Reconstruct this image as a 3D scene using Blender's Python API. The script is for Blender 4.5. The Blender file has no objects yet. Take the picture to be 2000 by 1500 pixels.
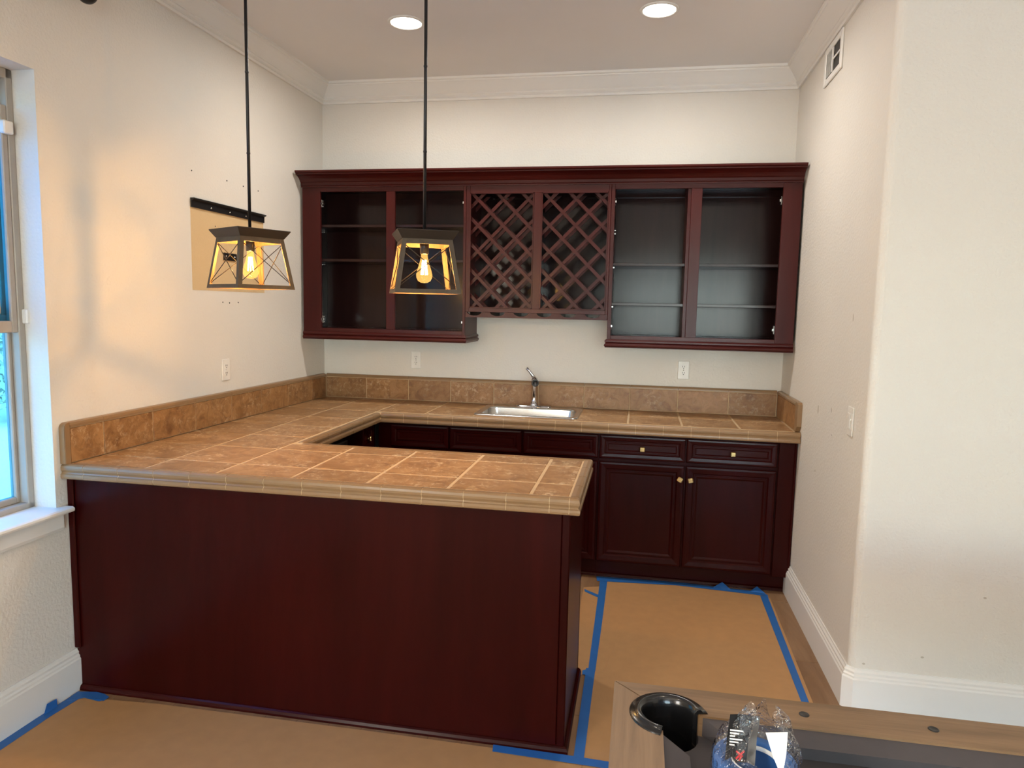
import bpy, bmesh, math, random
from mathutils import Vector, Matrix
random.seed(7)
S = bpy.context.scene
COL = S.collection
PI = math.pi
def R(d): return math.radians(d)

# ------------------------------------------------------------------ camera
cd = bpy.data.cameras.new('camera'); cam = bpy.data.objects.new('camera', cd); COL.objects.link(cam)
cd.sensor_fit = 'HORIZONTAL'; cd.sensor_width = 36.0; cd.lens = 1374.64 / 2000 * 36.0
cd.clip_start = 0.05; cd.clip_end = 200
_y, _t, _r = R(-10.2309), R(-6.1971), R(1.1647)
FW = Vector((math.sin(_y)*math.cos(_t), math.cos(_y)*math.cos(_t), math.sin(_t)))
_rt = Vector((math.cos(_y), -math.sin(_y), 0)); _up = _rt.cross(FW)
RT = _rt*math.cos(_r) + _up*math.sin(_r); UP = _up*math.cos(_r) - _rt*math.sin(_r)
cam.matrix_world = Matrix(((RT.x, UP.x, -FW.x, 2.14), (RT.y, UP.y, -FW.y, -4.542), (RT.z, UP.z, -FW.z, 1.5629), (0, 0, 0, 1)))
S.camera = cam

# ------------------------------------------------------------------ world, light, exposure
S.view_settings.view_transform = 'Standard'
S.view_settings.look = 'None'
S.view_settings.exposure = 0.0
S.view_settings.gamma = 1.0
S.view_settings.use_curve_mapping = False
SKY_STRENGTH = 2.7
REAR_DAYLIGHT = 100.0      # glass doors behind the camera
SIDE_FILL = 145.0      # warm fill light added behind the camera, at the second window opening
CAN_POWER = 13.0
BULB_POWER = 15.0
w = bpy.data.worlds.new('World'); S.world = w; w.use_nodes = True
nt = w.node_tree; nt.nodes.clear()
sky = nt.nodes.new('ShaderNodeTexSky'); sky.sky_type = 'NISHITA'; sky.sun_disc = False
sky.sun_elevation = R(38); sky.sun_rotation = R(120); sky.air_density = 1.0; sky.dust_density = 0.6; sky.ozone_density = 3.0
bg = nt.nodes.new('ShaderNodeBackground'); bg.inputs[1].default_value = SKY_STRENGTH
ow = nt.nodes.new('ShaderNodeOutputWorld')
nt.links.new(sky.outputs[0], bg.inputs[0]); nt.links.new(bg.outputs[0], ow.inputs[0])

def area_light(name, loc, direction, sx, sy, power, color, shape='RECTANGLE', spread=PI):
    l = bpy.data.lights.new(name, 'AREA'); l.shape = shape; l.size = sx
    if shape in ('RECTANGLE', 'ELLIPSE'): l.size_y = sy
    l.energy = power; l.color = color; l.spread = spread
    o = bpy.data.objects.new(name, l); COL.objects.link(o); o.location = loc
    o.rotation_euler = Vector(direction).to_track_quat('-Z', 'Y').to_euler()
    return o
sl = bpy.data.lights.new('sun', 'SUN'); sl.energy = 2.0; sl.angle = R(0.6); sl.color = (1.0, 0.96, 0.9)
so = bpy.data.objects.new('sun', sl); COL.objects.link(so); so.rotation_euler = Vector((-0.32, 0.60, -0.72)).to_track_quat('-Z', 'Y').to_euler()
area_light('daylight_rear_doors', (3.3, -8.93, 1.2), (0, 1, 0), 3.2, 2.2, REAR_DAYLIGHT, (0.74, 0.91, 1.0))
area_light('side_fill_light', (-0.06, -6.2, 1.5), (1, 0, 0), 1.6, 1.6, SIDE_FILL, (1.0, 0.87, 0.68))  # added warm fill from the left, not daylight

# ------------------------------------------------------------------ materials
def newmat(name):
    m = bpy.data.materials.new(name); m.use_nodes = True
    n = m.node_tree.nodes; b = n['Principled BSDF']
    return m, n, m.node_tree.links, b
def ramp(n, stops):
    r = n.new('ShaderNodeValToRGB')
    while len(r.color_ramp.elements) < len(stops): r.color_ramp.elements.new(0.5)
    for e, (p, c) in zip(r.color_ramp.elements, stops):
        e.position = p; e.color = (*c, 1)
    return r
def coords(n, l, scale=(1, 1, 1), rand=False, kind='Object'):
    tc = n.new('ShaderNodeTexCoord'); mp = n.new('ShaderNodeMapping')
    mp.inputs['Scale'].default_value = scale
    l.new(tc.outputs[kind], mp.inputs[0])
    if rand:
        oi = n.new('ShaderNodeObjectInfo'); ml = n.new('ShaderNodeMath'); ml.operation = 'MULTIPLY'; ml.inputs[1].default_value = 37.0
        l.new(oi.outputs['Random'], ml.inputs[0]); l.new(ml.outputs[0], mp.inputs['Location'])
    return mp.outputs[0]
def bump(n, l, b, height, strength, dist):
    bp = n.new('ShaderNodeBump'); bp.inputs['Strength'].default_value = strength; bp.inputs['Distance'].default_value = dist
    l.new(height, bp.inputs['Height']); l.new(bp.outputs[0], b.inputs['Normal'])
def plain(name, c, rough=0.5, metal=0.0, spec=0.5, coat=0.0, var=1.0):
    m, n, l, b = newmat(name)
    nz = n.new('ShaderNodeTexNoise'); nz.inputs['Scale'].default_value = 18; nz.inputs['Detail'].default_value = 3
    l.new(coords(n, l), nz.inputs['Vector'])
    rp = ramp(n, [(0.3, [x*(1-0.05*var) for x in c]), (0.7, [min(1, x*(1+0.04*var)) for x in c])])
    l.new(nz.outputs[0], rp.inputs[0]); l.new(rp.outputs[0], b.inputs['Base Color'])
    b.inputs['Roughness'].default_value = rough; b.inputs['Metallic'].default_value = metal
    b.inputs['Specular IOR Level'].default_value = spec; b.inputs['Coat Weight'].default_value = coat
    return m
def emit(name, c, s):
    m, n, l, b = newmat(name); b.inputs['Base Color'].default_value = (*c, 1)
    b.inputs['Emission Color'].default_value = (*c, 1); b.inputs['Emission Strength'].default_value = s
    return m
def wall_mat(name, c, bstr=0.35, scale=130, rough=0.75):
    m, n, l, b = newmat(name)
    v = coords(n, l)
    nz = n.new('ShaderNodeTexNoise'); nz.inputs['Scale'].default_value = scale; nz.inputs['Detail'].default_value = 3
    big = n.new('ShaderNodeTexNoise'); big.inputs['Scale'].default_value = 1.6; big.inputs['Detail'].default_value = 4
    l.new(v, nz.inputs['Vector']); l.new(v, big.inputs['Vector'])
    rp = ramp(n, [(0.3, [x*0.965 for x in c]), (0.7, c)])
    l.new(big.outputs[0], rp.inputs[0]); l.new(rp.outputs[0], b.inputs['Base Color'])
    b.inputs['Roughness'].default_value = rough; b.inputs['Specular IOR Level'].default_value = 0.25
    bump(n, l, b, nz.outputs[0], bstr, 0.006)
    return m
def wood_mat(name, dark, light, scale, rough=0.35, coat=0.0, bstr=0.08, rand=True, dist=4.0, spec=0.5):
    m, n, l, b = newmat(name)
    v = coords(n, l, scale, rand)
    nz = n.new('ShaderNodeTexNoise'); nz.inputs['Scale'].default_value = 1.0; nz.inputs['Detail'].default_value = 8
    nz.inputs['Roughness'].default_value = 0.65; nz.inputs['Distortion'].default_value = 0.4
    l.new(v, nz.inputs['Vector'])
    rp = ramp(n, [(0.32, dark), (0.68, light)])
    l.new(nz.outputs[0], rp.inputs[0]); l.new(rp.outputs[0], b.inputs['Base Color'])
    b.inputs['Roughness'].default_value = rough; b.inputs['Coat Weight'].default_value = coat; b.inputs['Coat Roughness'].default_value = 0.2
    b.inputs['Specular IOR Level'].default_value = spec
    bump(n, l, b, nz.outputs[0], bstr, 0.003)
    return m
def travertine(name, stops, scale=9.0, vein=1.0):
    m, n, l, b = newmat(name)
    v = coords(n, l, (1, 1, 1), True)
    nz = n.new('ShaderNodeTexNoise'); nz.inputs['Scale'].default_value = scale; nz.inputs['Detail'].default_value = 9; nz.inputs['Roughness'].default_value = 0.68; nz.inputs['Distortion'].default_value = 1.2
    l.new(v, nz.inputs['Vector'])
    rp = ramp(n, stops); l.new(nz.outputs[0], rp.inputs[0])
    fine = n.new('ShaderNodeTexNoise'); fine.inputs['Scale'].default_value = 36; fine.inputs['Detail'].default_value = 9; fine.inputs['Roughness'].default_value = 0.78; fine.inputs['Distortion'].default_value = 0.5
    l.new(v, fine.inputs['Vector'])
    mask = ramp(n, [(0.52, (0, 0, 0)), (0.60, (1, 1, 1))]); l.new(fine.outputs[0], mask.inputs[0])
    med = n.new('ShaderNodeTexNoise'); med.inputs['Scale'].default_value = 5.0; med.inputs['Detail'].default_value = 3
    l.new(v, med.inputs['Vector'])
    mask2 = ramp(n, [(0.42, (0, 0, 0)), (0.58, (1, 1, 1))]); l.new(med.outputs[0], mask2.inputs[0])
    mm = n.new('ShaderNodeMath'); mm.operation = 'MULTIPLY'; l.new(mask.outputs[0], mm.inputs[0]); l.new(mask2.outputs[0], mm.inputs[1])
    vm = n.new('ShaderNodeMath'); vm.operation = 'MULTIPLY'; vm.inputs[1].default_value = vein; l.new(mm.outputs[0], vm.inputs[0]); mm = vm
    mx = n.new('ShaderNodeMix'); mx.data_type = 'RGBA'; l.new(mm.outputs[0], mx.inputs['Factor'])
    l.new(rp.outputs[0], mx.inputs[6]); mx.inputs[7].default_value = (0.60, 0.43, 0.26, 1)
    hs = n.new('ShaderNodeHueSaturation'); oi = n.new('ShaderNodeObjectInfo'); mr = n.new('ShaderNodeMapRange')
    mr.inputs['To Min'].default_value = 0.88; mr.inputs['To Max'].default_value = 1.1
    l.new(oi.outputs['Random'], mr.inputs[0]); l.new(mr.outputs[0], hs.inputs['Value']); l.new(mx.outputs[2], hs.inputs['Color'])
    l.new(hs.outputs[0], b.inputs['Base Color'])
    b.inputs['Roughness'].default_value = 0.42
    bump(n, l, b, fine.outputs[0], 0.25, 0.003)
    return m
def thin_glass(name, tint, refl_rough=0.02, ior=1.45, extra=0.0, glow=None, crinkle=0):
    m, n, l, b = newmat(name); n.remove(b)
    tr = n.new('ShaderNodeBsdfTransparent'); tr.inputs[0].default_value = (*tint, 1)
    gl = n.new('ShaderNodeBsdfGlossy'); gl.inputs['Roughness'].default_value = refl_rough
    lw_ = n.new('ShaderNodeLayerWeight'); lw_.inputs['Blend'].default_value = 0.5      # facing term, the same from both sides of the pane
    pw_ = n.new('ShaderNodeMath'); pw_.operation = 'POWER'; pw_.inputs[1].default_value = 5.0; l.new(lw_.outputs['Facing'], pw_.inputs[0])
    f0 = ((ior-1)/(ior+1))**2
    fr = n.new('ShaderNodeMath'); fr.operation = 'MULTIPLY_ADD'; fr.inputs[1].default_value = 1-f0; fr.inputs[2].default_value = f0; l.new(pw_.outputs[0], fr.inputs[0])
    ad = n.new('ShaderNodeMath'); ad.operation = 'ADD'; ad.inputs[1].default_value = extra; l.new(fr.outputs[0], ad.inputs[0])
    mx = n.new('ShaderNodeMixShader'); l.new(ad.outputs[0], mx.inputs[0]); l.new(tr.outputs[0], mx.inputs[1]); l.new(gl.outputs[0], mx.inputs[2])
    if crinkle:
        nz = n.new('ShaderNodeTexNoise'); nz.inputs['Scale'].default_value = crinkle; nz.inputs['Detail'].default_value = 2; nz.inputs['Distortion'].default_value = 1.5
        l.new(coords(n, l), nz.inputs['Vector']); bp = n.new('ShaderNodeBump'); bp.inputs['Strength'].default_value = 1.0; bp.inputs['Distance'].default_value = 0.012
        l.new(nz.outputs[0], bp.inputs['Height']); l.new(bp.outputs[0], gl.inputs['Normal']); l.new(bp.outputs[0], lw_.inputs['Normal'])
    if glow:
        em = n.new('ShaderNodeEmission'); em.inputs[0].default_value = (*glow[0], 1); em.inputs[1].default_value = glow[1]
        ash = n.new('ShaderNodeAddShader'); l.new(mx.outputs[0], ash.inputs[0]); l.new(em.outputs[0], ash.inputs[1]); mx = ash
    l.new(mx.outputs[0], n['Material Output'].inputs[0])
    return m

M = {}
M['wall'] = wall_mat('cream_wall_paint', (0.74, 0.705, 0.645), 0.42, 85)
M['ceil'] = wall_mat('ceiling_paint', (0.82, 0.80, 0.785), 0.1)
M['trim'] = plain('white_trim_paint', (0.80, 0.785, 0.75), 0.4, var=0.1)
M['oldpaint'] = wall_mat('old_tan_paint', (0.66, 0.49, 0.28), 0.5, 160)
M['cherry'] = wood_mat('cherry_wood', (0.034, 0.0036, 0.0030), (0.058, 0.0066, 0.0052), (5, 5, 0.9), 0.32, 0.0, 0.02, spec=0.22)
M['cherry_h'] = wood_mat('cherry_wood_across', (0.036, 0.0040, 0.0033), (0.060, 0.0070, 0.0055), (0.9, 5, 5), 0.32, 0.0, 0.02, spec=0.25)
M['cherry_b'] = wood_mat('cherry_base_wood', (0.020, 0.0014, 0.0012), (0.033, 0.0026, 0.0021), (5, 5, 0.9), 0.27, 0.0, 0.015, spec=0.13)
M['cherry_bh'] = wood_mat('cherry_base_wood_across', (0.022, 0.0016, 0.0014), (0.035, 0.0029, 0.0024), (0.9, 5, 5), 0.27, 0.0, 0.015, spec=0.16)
M['cherry_in'] = wood_mat('cherry_interior', (0.014, 0.0060, 0.0062), (0.026, 0.0108, 0.0102), (7, 7, 0.8), 0.17, 0.0, 0.025, spec=0.24)
M['travertine'] = travertine('travertine_tile', [(0.30, (0.20, 0.092, 0.032)), (0.48, (0.31, 0.160, 0.062)), (0.62, (0.40, 0.225, 0.098)), (0.75, (0.28, 0.142, 0.055))])
M['travertine_b'] = travertine('travertine_splash_tile', [(0.30, (0.165, 0.072, 0.025)), (0.48, (0.27, 0.130, 0.046)), (0.62, (0.35, 0.180, 0.07)), (0.75, (0.25, 0.118, 0.042))], 14.0, 0.5)
M['cap'] = plain('glazed_edge_tile', (0.27, 0.160, 0.078), 0.28)
M['grout'] = plain('tan_grout', (0.56, 0.40, 0.235), 0.85)
M['steel'] = plain('brushed_steel', (0.62, 0.62, 0.61), 0.22, 1.0)
M['chrome'] = plain('polished_chrome', (0.62, 0.62, 0.64), 0.07, 1.0)
M['brass'] = plain('satin_brass', (0.70, 0.50, 0.22), 0.25, 1.0)
M['black'] = plain('black_plastic', (0.012, 0.012, 0.013), 0.35)
M['blackmetal'] = plain('black_metal', (0.016, 0.015, 0.016), 0.4, 0.3)
M['void'] = plain('dark_cavity', (0.004, 0.004, 0.004), 0.9, 0.0, 0.0)
M['bronze'] = plain('dark_bronze_cap', (0.028, 0.021, 0.016), 0.45, 0, 0.3)
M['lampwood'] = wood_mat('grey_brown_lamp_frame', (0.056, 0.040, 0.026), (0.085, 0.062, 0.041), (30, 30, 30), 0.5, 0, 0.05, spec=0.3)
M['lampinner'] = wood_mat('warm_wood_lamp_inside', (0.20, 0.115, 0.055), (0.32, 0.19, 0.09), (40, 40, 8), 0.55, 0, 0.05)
M['plate'] = plain('white_plastic', (0.80, 0.78, 0.73), 0.35)
M['slot'] = plain('dark_slot', (0.02, 0.02, 0.02), 0.6)
M['vinyl'] = plain('tan_window_vinyl', (0.40, 0.355, 0.30), 0.45)
M['paper'] = plain('kraft_floor_paper', (0.46, 0.25, 0.105), 0.62)
M['tape'] = plain('blue_masking_tape', (0.020, 0.130, 0.42), 0.5)
M['plank'] = wood_mat('floor_plank', (0.19, 0.098, 0.045), (0.33, 0.195, 0.105), (12, 1.4, 12), 0.45, 0, 0.1)
M['subfloor'] = plain('subfloor', (0.09, 0.05, 0.028), 0.8)
M['oak_x'] = wood_mat('weathered_oak_long', (0.17, 0.098, 0.046), (0.31, 0.19, 0.098), (2.0, 34, 34), 0.45, 0, 0.1)
M['oak_y'] = wood_mat('weathered_oak_end', (0.17, 0.098, 0.046), (0.31, 0.19, 0.098), (34, 2.0, 34), 0.45, 0, 0.1)
M['felt'] = plain('charcoal_felt', (0.098, 0.088, 0.090), 0.95, 0, 0.1)
M['feltd'] = plain('charcoal_bed_cloth', (0.075, 0.07, 0.073), 0.95, 0, 0.1)
M['leather'] = plain('black_pocket_casting', (0.010, 0.010, 0.011), 0.22, 0, 0.5, 0.3)
M['glass'] = thin_glass('window_glass', (0.44, 0.80, 0.95))
M['doorglass'] = thin_glass('door_glass', (0.80, 0.86, 0.90))
M['bulbglass'] = thin_glass('amber_bulb_glass', (1.0, 0.84, 0.55), 0.03, 1.12, 0.0, ((1.0, 0.56, 0.16), 0.55))
M['film'] = thin_glass('clear_plastic_film', (0.97, 0.98, 0.99), 0.07, 1.95, 0.0, None, 60)
M['filament'] = emit('glowing_filament', (1.0, 0.66, 0.26), 60.0)
M['lens'] = emit('lit_lamp_lens', (1.0, 0.93, 0.82), 14.0)
M['ventdark'] = plain('duct_dark', (0.055, 0.052, 0.048), 0.8)
M['white_card'] = plain('white_card', (0.82, 0.82, 0.82), 0.5)
M['red'] = plain('red_print', (0.65, 0.02, 0.03), 0.5)
M['bark'] = wood_mat('bark', (0.05, 0.04, 0.032), (0.13, 0.10, 0.08), (8, 8, 2), 0.9)
M['leaf'] = plain('leaf_green', (0.17, 0.24, 0.13), 0.7)
M['leaf2'] = plain('leaf_grey_green', (0.28, 0.33, 0.24), 0.7)
M['ground'] = wall_mat('pale_leaf_litter', (0.62, 0.57, 0.50), 1.0, 25, 0.9)
M['hill'] = travertine('brushy_hillside', [(0.30, (0.05, 0.075, 0.035)), (0.48, (0.13, 0.15, 0.085)), (0.62, (0.24, 0.23, 0.16)), (0.75, (0.10, 0.13, 0.07))], 1.2)
M['scuff'] = plain('grey_scuff', (0.50, 0.45, 0.38), 0.8)
M['post'] = plain('blue_grey_post', (0.05, 0.10, 0.15), 0.6)

# ------------------------------------------------------------------ mesh helpers
class MB:
    def __init__(s): s.v = []; s.f = []; s.sm = []
    def add(s, vs, fs, smooth=False):
        o = len(s.v); s.v += [tuple(p) for p in vs]
        for f in fs: s.f.append([i+o for i in f]); s.sm.append(smooth)
        return s
    def box(s, x0, x1, y0, y1, z0, z1, bev=0.0):
        if x0 > x1: x0, x1 = x1, x0
        if y0 > y1: y0, y1 = y1, y0
        if z0 > z1: z0, z1 = z1, z0
        if bev > 0:
            b = min(bev, (x1-x0)/2.01, (y1-y0)/2.01, (z1-z0)/2.01)
            bm = bmesh.new(); bmesh.ops.create_cube(bm, size=1)
            for v in bm.verts:
                v.co = ((x0+x1)/2+v.co.x*(x1-x0), (y0+y1)/2+v.co.y*(y1-y0), (z0+z1)/2+v.co.z*(z1-z0))
            bmesh.ops.bevel(bm, geom=list(bm.edges), offset=b, segments=2 if bev > .004 else 1, affect='EDGES', profile=0.5)
            bm.verts.index_update()
            s.add([v.co[:] for v in bm.verts], [[v.index for v in f.verts] for f in bm.faces]); bm.free(); return s
        return s.add([(x0,y0,z0),(x1,y0,z0),(x1,y1,z0),(x0,y1,z0),(x0,y0,z1),(x1,y0,z1),(x1,y1,z1),(x0,y1,z1)],
              [[3,2,1,0],[4,5,6,7],[0,1,5,4],[1,2,6,5],[2,3,7,6],[3,0,4,7]])
    def prism(s, poly, a0, a1, axis='z'):
        # poly: 2D points; extruded along axis.  z:(x,y) y:(x,z) x:(y,z)
        def P(p, a): return {'z': (p[0], p[1], a), 'y': (p[0], a, p[1]), 'x': (a, p[0], p[1])}[axis]
        n = len(poly); vs = [P(p, a0) for p in poly] + [P(p, a1) for p in poly]
        return s.add(vs, [list(range(n))[::-1], list(range(n, 2*n))] + [[i, (i+1) % n, n+(i+1) % n, n+i] for i in range(n)])
    def lathe(s, prof, c, axis='z', seg=24, a0=0.0, a1=2*PI, smooth=True):
        full = abs(a1-a0-2*PI) < 1e-6; m = seg if full else seg+1; vs = []
        for k in range(m):
            a = a0 + (a1-a0)*k/seg
            for r, h in prof:
                p = (r*math.cos(a), r*math.sin(a), h)
                if axis == 'y': p = (p[0], p[2], p[1])
                elif axis == 'x': p = (p[2], p[0], p[1])
                vs.append((c[0]+p[0], c[1]+p[1], c[2]+p[2]))
        q = len(prof); fs = []
        for k in range(seg if full else seg):
            k2 = (k+1) % m
            for j in range(q-1): fs.append([k*q+j, k2*q+j, k2*q+j+1, k*q+j+1])
        s.add(vs, fs, smooth)
        if not full:
            s.f.append([len(s.v)-len(vs)+j for j in range(q)]); s.sm.append(False)
            s.f.append([len(s.v)-q+j for j in range(q)][::-1]); s.sm.append(False)
        return s
    def tube(s, pts, rad, seg=8, smooth=True):
        pts = [Vector(p) for p in pts]; n = len(pts); vs = []
        rads = rad if isinstance(rad, (list, tuple)) else [rad]*n
        ref = None
        for i, p in enumerate(pts):
            t = (pts[min(i+1, n-1)] - pts[max(i-1, 0)]).normalized()
            if ref is None: ref = Vector((0, 0, 1)) if abs(t.z) < 0.9 else Vector((1, 0, 0))
            u = (ref - t*ref.dot(t)).normalized(); v = t.cross(u); ref = u
            for k in range(seg):
                a = 2*PI*k/seg; vs.append(p + (u*math.cos(a)+v*math.sin(a))*rads[i])
        fs = []
        for i in range(n-1):
            for k in range(seg): fs.append([i*seg+k, i*seg+(k+1) % seg, (i+1)*seg+(k+1) % seg, (i+1)*seg+k])
        o = len(s.v); s.add(vs, fs, smooth)
        s.f.append([o+k for k in range(seg)][::-1]); s.sm.append(False)
        s.f.append([o+(n-1)*seg+k for k in range(seg)]); s.sm.append(False)
        return s
    def sweep(s, prof, path, zoff=0.0, i0=None, i1=None, smooth=False):
        # closed profile (n, z); n to the right of the travel direction; mitred joints; path of (x, y)
        P = [Vector(p) for p in path]; n = len(P); secs = []
        for i in range(n):
            d0 = (P[i]-P[i-1]).normalized() if i > 0 else None
            d1 = (P[i+1]-P[i]).normalized() if i < n-1 else None
            if d0 is None: d0 = d1
            if d1 is None: d1 = d0
            n0 = Vector((d0.y, -d0.x)); n1 = Vector((d1.y, -d1.x)); m = (n0+n1)
            m = m / max(1e-6, (1+n0.dot(n1)))
            secs.append([(P[i].x+m.x*q[0], P[i].y+m.y*q[0], q[1]+zoff) for q in prof])
        i0 = 0 if i0 is None else i0; i1 = n-1 if i1 is None else i1
        vs = [p for i in range(i0, i1+1) for p in secs[i]]; q = len(prof); fs = []
        for i in range(i1-i0):
            for j in range(q): fs.append([i*q+j, i*q+(j+1) % q, (i+1)*q+(j+1) % q, (i+1)*q+j])
        fs.append(list(range(q))[::-1]); fs.append([(i1-i0)*q+j for j in range(q)])
        return s.add(vs, fs, smooth)
    def xf(s, mat):
        s.v = [tuple(mat @ Vector(p)) for p in s.v]; return s
    def panel(s, x0, x1, z0, z1, y, steps):
        # moulded front facing -y; back at y+.0; steps: (inset, depth toward -y)
        loops = []
        for ins, dep in steps:
            loops.append([(x0+ins, y-dep, z0+ins), (x1-ins, y-dep, z0+ins), (x1-ins, y-dep, z1-ins), (x0+ins, y-dep, z1-ins)])
        vs = [p for L in loops for p in L]; fs = [[3, 2, 1, 0][::-1]]
        for i in range(len(loops)-1):
            for k in range(4): fs.append([i*4+k, i*4+(k+1) % 4, (i+1)*4+(k+1) % 4, (i+1)*4+k])
        b = (len(loops)-1)*4; fs.append([b, b+1, b+2, b+3])
        return s.add(vs, fs)

A_LEFT = R(-1.0)                     # the left wall runs one degree off square
RL = Matrix.Rotation(A_LEFT, 4, 'Z')
def mesh_of(mb, name, m, base):
    me = bpy.data.meshes.new(name)
    me.from_pydata([(v[0]-base[0], v[1]-base[1], v[2]-base[2]) for v in mb.v], [], mb.f)
    bm = bmesh.new(); bm.from_mesh(me); bmesh.ops.recalc_face_normals(bm, faces=bm.faces); bm.to_mesh(me); bm.free()
    if len(mb.sm) == len(me.polygons):
        for p, sm in zip(me.polygons, mb.sm): p.use_smooth = sm
    me.materials.append(m); return me
BASE = {}
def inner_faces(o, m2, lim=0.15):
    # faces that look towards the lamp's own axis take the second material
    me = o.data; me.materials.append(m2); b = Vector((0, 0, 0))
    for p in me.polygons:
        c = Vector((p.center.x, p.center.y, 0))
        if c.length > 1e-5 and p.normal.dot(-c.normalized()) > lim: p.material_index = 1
def obj(name, mb, m, parent=None, left=False, base=None, label=None):
    if parent is not None: b = BASE[parent.name]
    elif base is not None: b = base
    else:
        xs, ys, zs = zip(*mb.v); b = ((min(xs)+max(xs))/2, (min(ys)+max(ys))/2, min(zs))
    o = bpy.data.objects.new(name, mesh_of(mb, name, m, b)); COL.objects.link(o)
    if parent is not None: o.parent = parent
    else:
        if left: o.location = RL @ Vector(b); o.rotation_euler = (0, 0, A_LEFT)
        else: o.location = b
    BASE[o.name] = b
    if label: o['label'] = label
    return o
def tag(o, label, cat, group=None):
    o['label'] = label; o['category'] = cat
    if group: o['group'] = group
    return o
def thing(name, label, cat, base=(0, 0, 0), rot=0.0, group=None, left=False):
    o = bpy.data.objects.new(name, None); COL.objects.link(o); o.empty_display_size = 0.05
    if left: o.location = RL @ Vector(base); o.rotation_euler = (0, 0, A_LEFT)
    else: o.location = base; o.rotation_euler = (0, 0, rot)
    BASE[o.name] = tuple(base)
    return tag(o, label, cat, group)
def struct(o): o['kind'] = 'structure'; return o
def mesh_child(name, me, parent, loc, m=None):
    o = bpy.data.objects.new(name, me); COL.objects.link(o); o.parent = parent
    b = BASE[parent.name]; o.location = (loc[0]-b[0], loc[1]-b[1], loc[2]-b[2]); return o

W = 3.007            # right wall plane of the bar nook
ZC = 3.0             # ceiling
ZT = 0.926           # counter top
YR = -1.68           # wall that turns away to the right
YB = -9.0; XE = 7.0

# ------------------------------------------------------------------ room shell
struct(obj('floor', MB().box(-0.4, XE+.15, YB-.15, 0.15, -0.15, -0.0015), M['subfloor']))
FL = bpy.data.objects['floor']
# planks that show between the paper sheets
pw = 0.128
col_i = 0; x = 1.855
while x < W-0.005:
    x1 = min(x+pw, W); yy = -0.30 - random.random()*0.5
    y_hi = -0.30
    while y_hi > -2.6:
        y_lo = max(yy, -2.6)
        obj('plank', MB().box(x+.0012, x1-.0012, y_lo+.0012, y_hi-.0012, -0.014, 0.0, 0.0012), M['plank'], FL)
        y_hi = y_lo; yy = y_lo - 0.55 - random.random()*0.5
    x = x1
rest = MB()
x = -0.1
while x < 1.855:
    rest.box(x+.001, min(x+pw, 1.855)-.001, -2.6, -2.15, -0.014, 0.0); x += pw
yy = -2.6
x = -0.12
while x < XE:
    rest.box(x+.001, min(x+pw, XE)-.001, YB, -2.602, -0.014, 0.0); x += pw
x = W
while x < XE:
    rest.box(x+.001, min(x+pw, XE)-.001, -2.6, YR, -0.014, 0.0); x += pw
ro = obj('plank_field', rest, M['plank'], FL); ro['kind'] = 'stuff'
struct(obj('ceiling', MB().box(-0.4, XE+.15, YB-.15, 0.15, ZC, ZC+0.12), M['ceil']))
struct(obj('wall_back', MB().box(-0.30, 3.4, 0.0, 0.12, 0, ZC), M['wall']))
# right wall of the nook with its rounded outside corner
rr = 0.03
arc = [(W+rr-rr*math.cos(a), YR+rr-rr*math.sin(a)) for a in [PI/2*k/8 for k in range(9)]]
struct(obj('wall_right', MB().prism([(W, 0.0)] + arc + [(W+rr, 0.0)], 0, ZC), M['wall']))
struct(obj('wall_front', MB().box(W+rr, XE, YR, YR+0.12, 0, ZC), M['wall']))
struct(obj('wall_side', MB().box(XE, XE+.12, YB, YR+.12, 0, ZC), M['wall']))
rw = MB().box(-0.4, 1.7, YB-.12, YB, 0, ZC).box(4.9, XE+.12, YB-.12, YB, 0, ZC).box(1.7, 4.9, YB-.12, YB, 2.3, ZC)
struct(obj('wall_rear', rw, M['wall']))
struct(obj('sky_blocker_roof', MB().box(0.0, 6.6, YB-5.0, YB-.16, 2.55, 2.70), M['trim']))  # unseen roof added to keep sky light out of the rear doors
struct(obj('patio', MB().box(-0.44, 8.0, YB-9.0, YB-.16, -.30, -.12), M['ground']))
d1 = MB()
for xa, xb in ((1.7, 1.78), (2.72, 2.80), (3.78, 3.86), (4.82, 4.9)): d1.box(xa, xb, YB-.08, YB-.03, 0.0, 2.3)
d1.box(1.7, 4.9, YB-.08, YB-.03, 2.22, 2.3).box(1.7, 4.9, YB-.08, YB-.03, 0.0, 0.1)
d1o = struct(obj('door_1', d1, M['vinyl']))
obj('pane', MB().box(1.78, 4.82, YB-.06, YB-.055, 0.1, 2.22), M['doorglass'], d1o)
# left wall (own frame) with two window openings
WY0, WY1, WZ0, WZ1 = -3.20, -2.262, 0.762, 2.379
VY0, VY1 = -7.0, -5.4
wl = MB()
T = -0.17
def lw(y0, y1, z0, z1): wl.box(T, 0, y0, y1, z0, z1)
lw(WY1, 0.15, 0, ZC); lw(VY1, WY0, 0, ZC); lw(YB-.2, VY0, 0, ZC)
lw(WY0, WY1, 0, WZ0); lw(WY0, WY1, WZ1, ZC); lw(VY0, VY1, 0, WZ0); lw(VY0, VY1, WZ1, ZC)
WL = struct(obj('wall_left', wl, M['wall'], left=True, base=(0, 0, 0)))
obj('paint_patch', MB().box(0.0, 0.0012, -1.405, -0.755, 1.618, 2.02), M['oldpaint'], WL, label='unpainted tan rectangle below the black rail')
for y, z in ((-1.387, 2.19), (-1.099, 2.192), (-0.948, 2.189), (-0.801, 2.188), (-1.21, 1.945), (-1.11, 1.935), (-1.16, 1.56), (-1.10, 1.557), (-1.02, 1.56)):
    obj('nail_hole', MB().lathe([(0, 0.0018), (0.0035, 0.0016), (0.004, 0)], (0, y, z), 'x', 8), M['slot'], WL)

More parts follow.
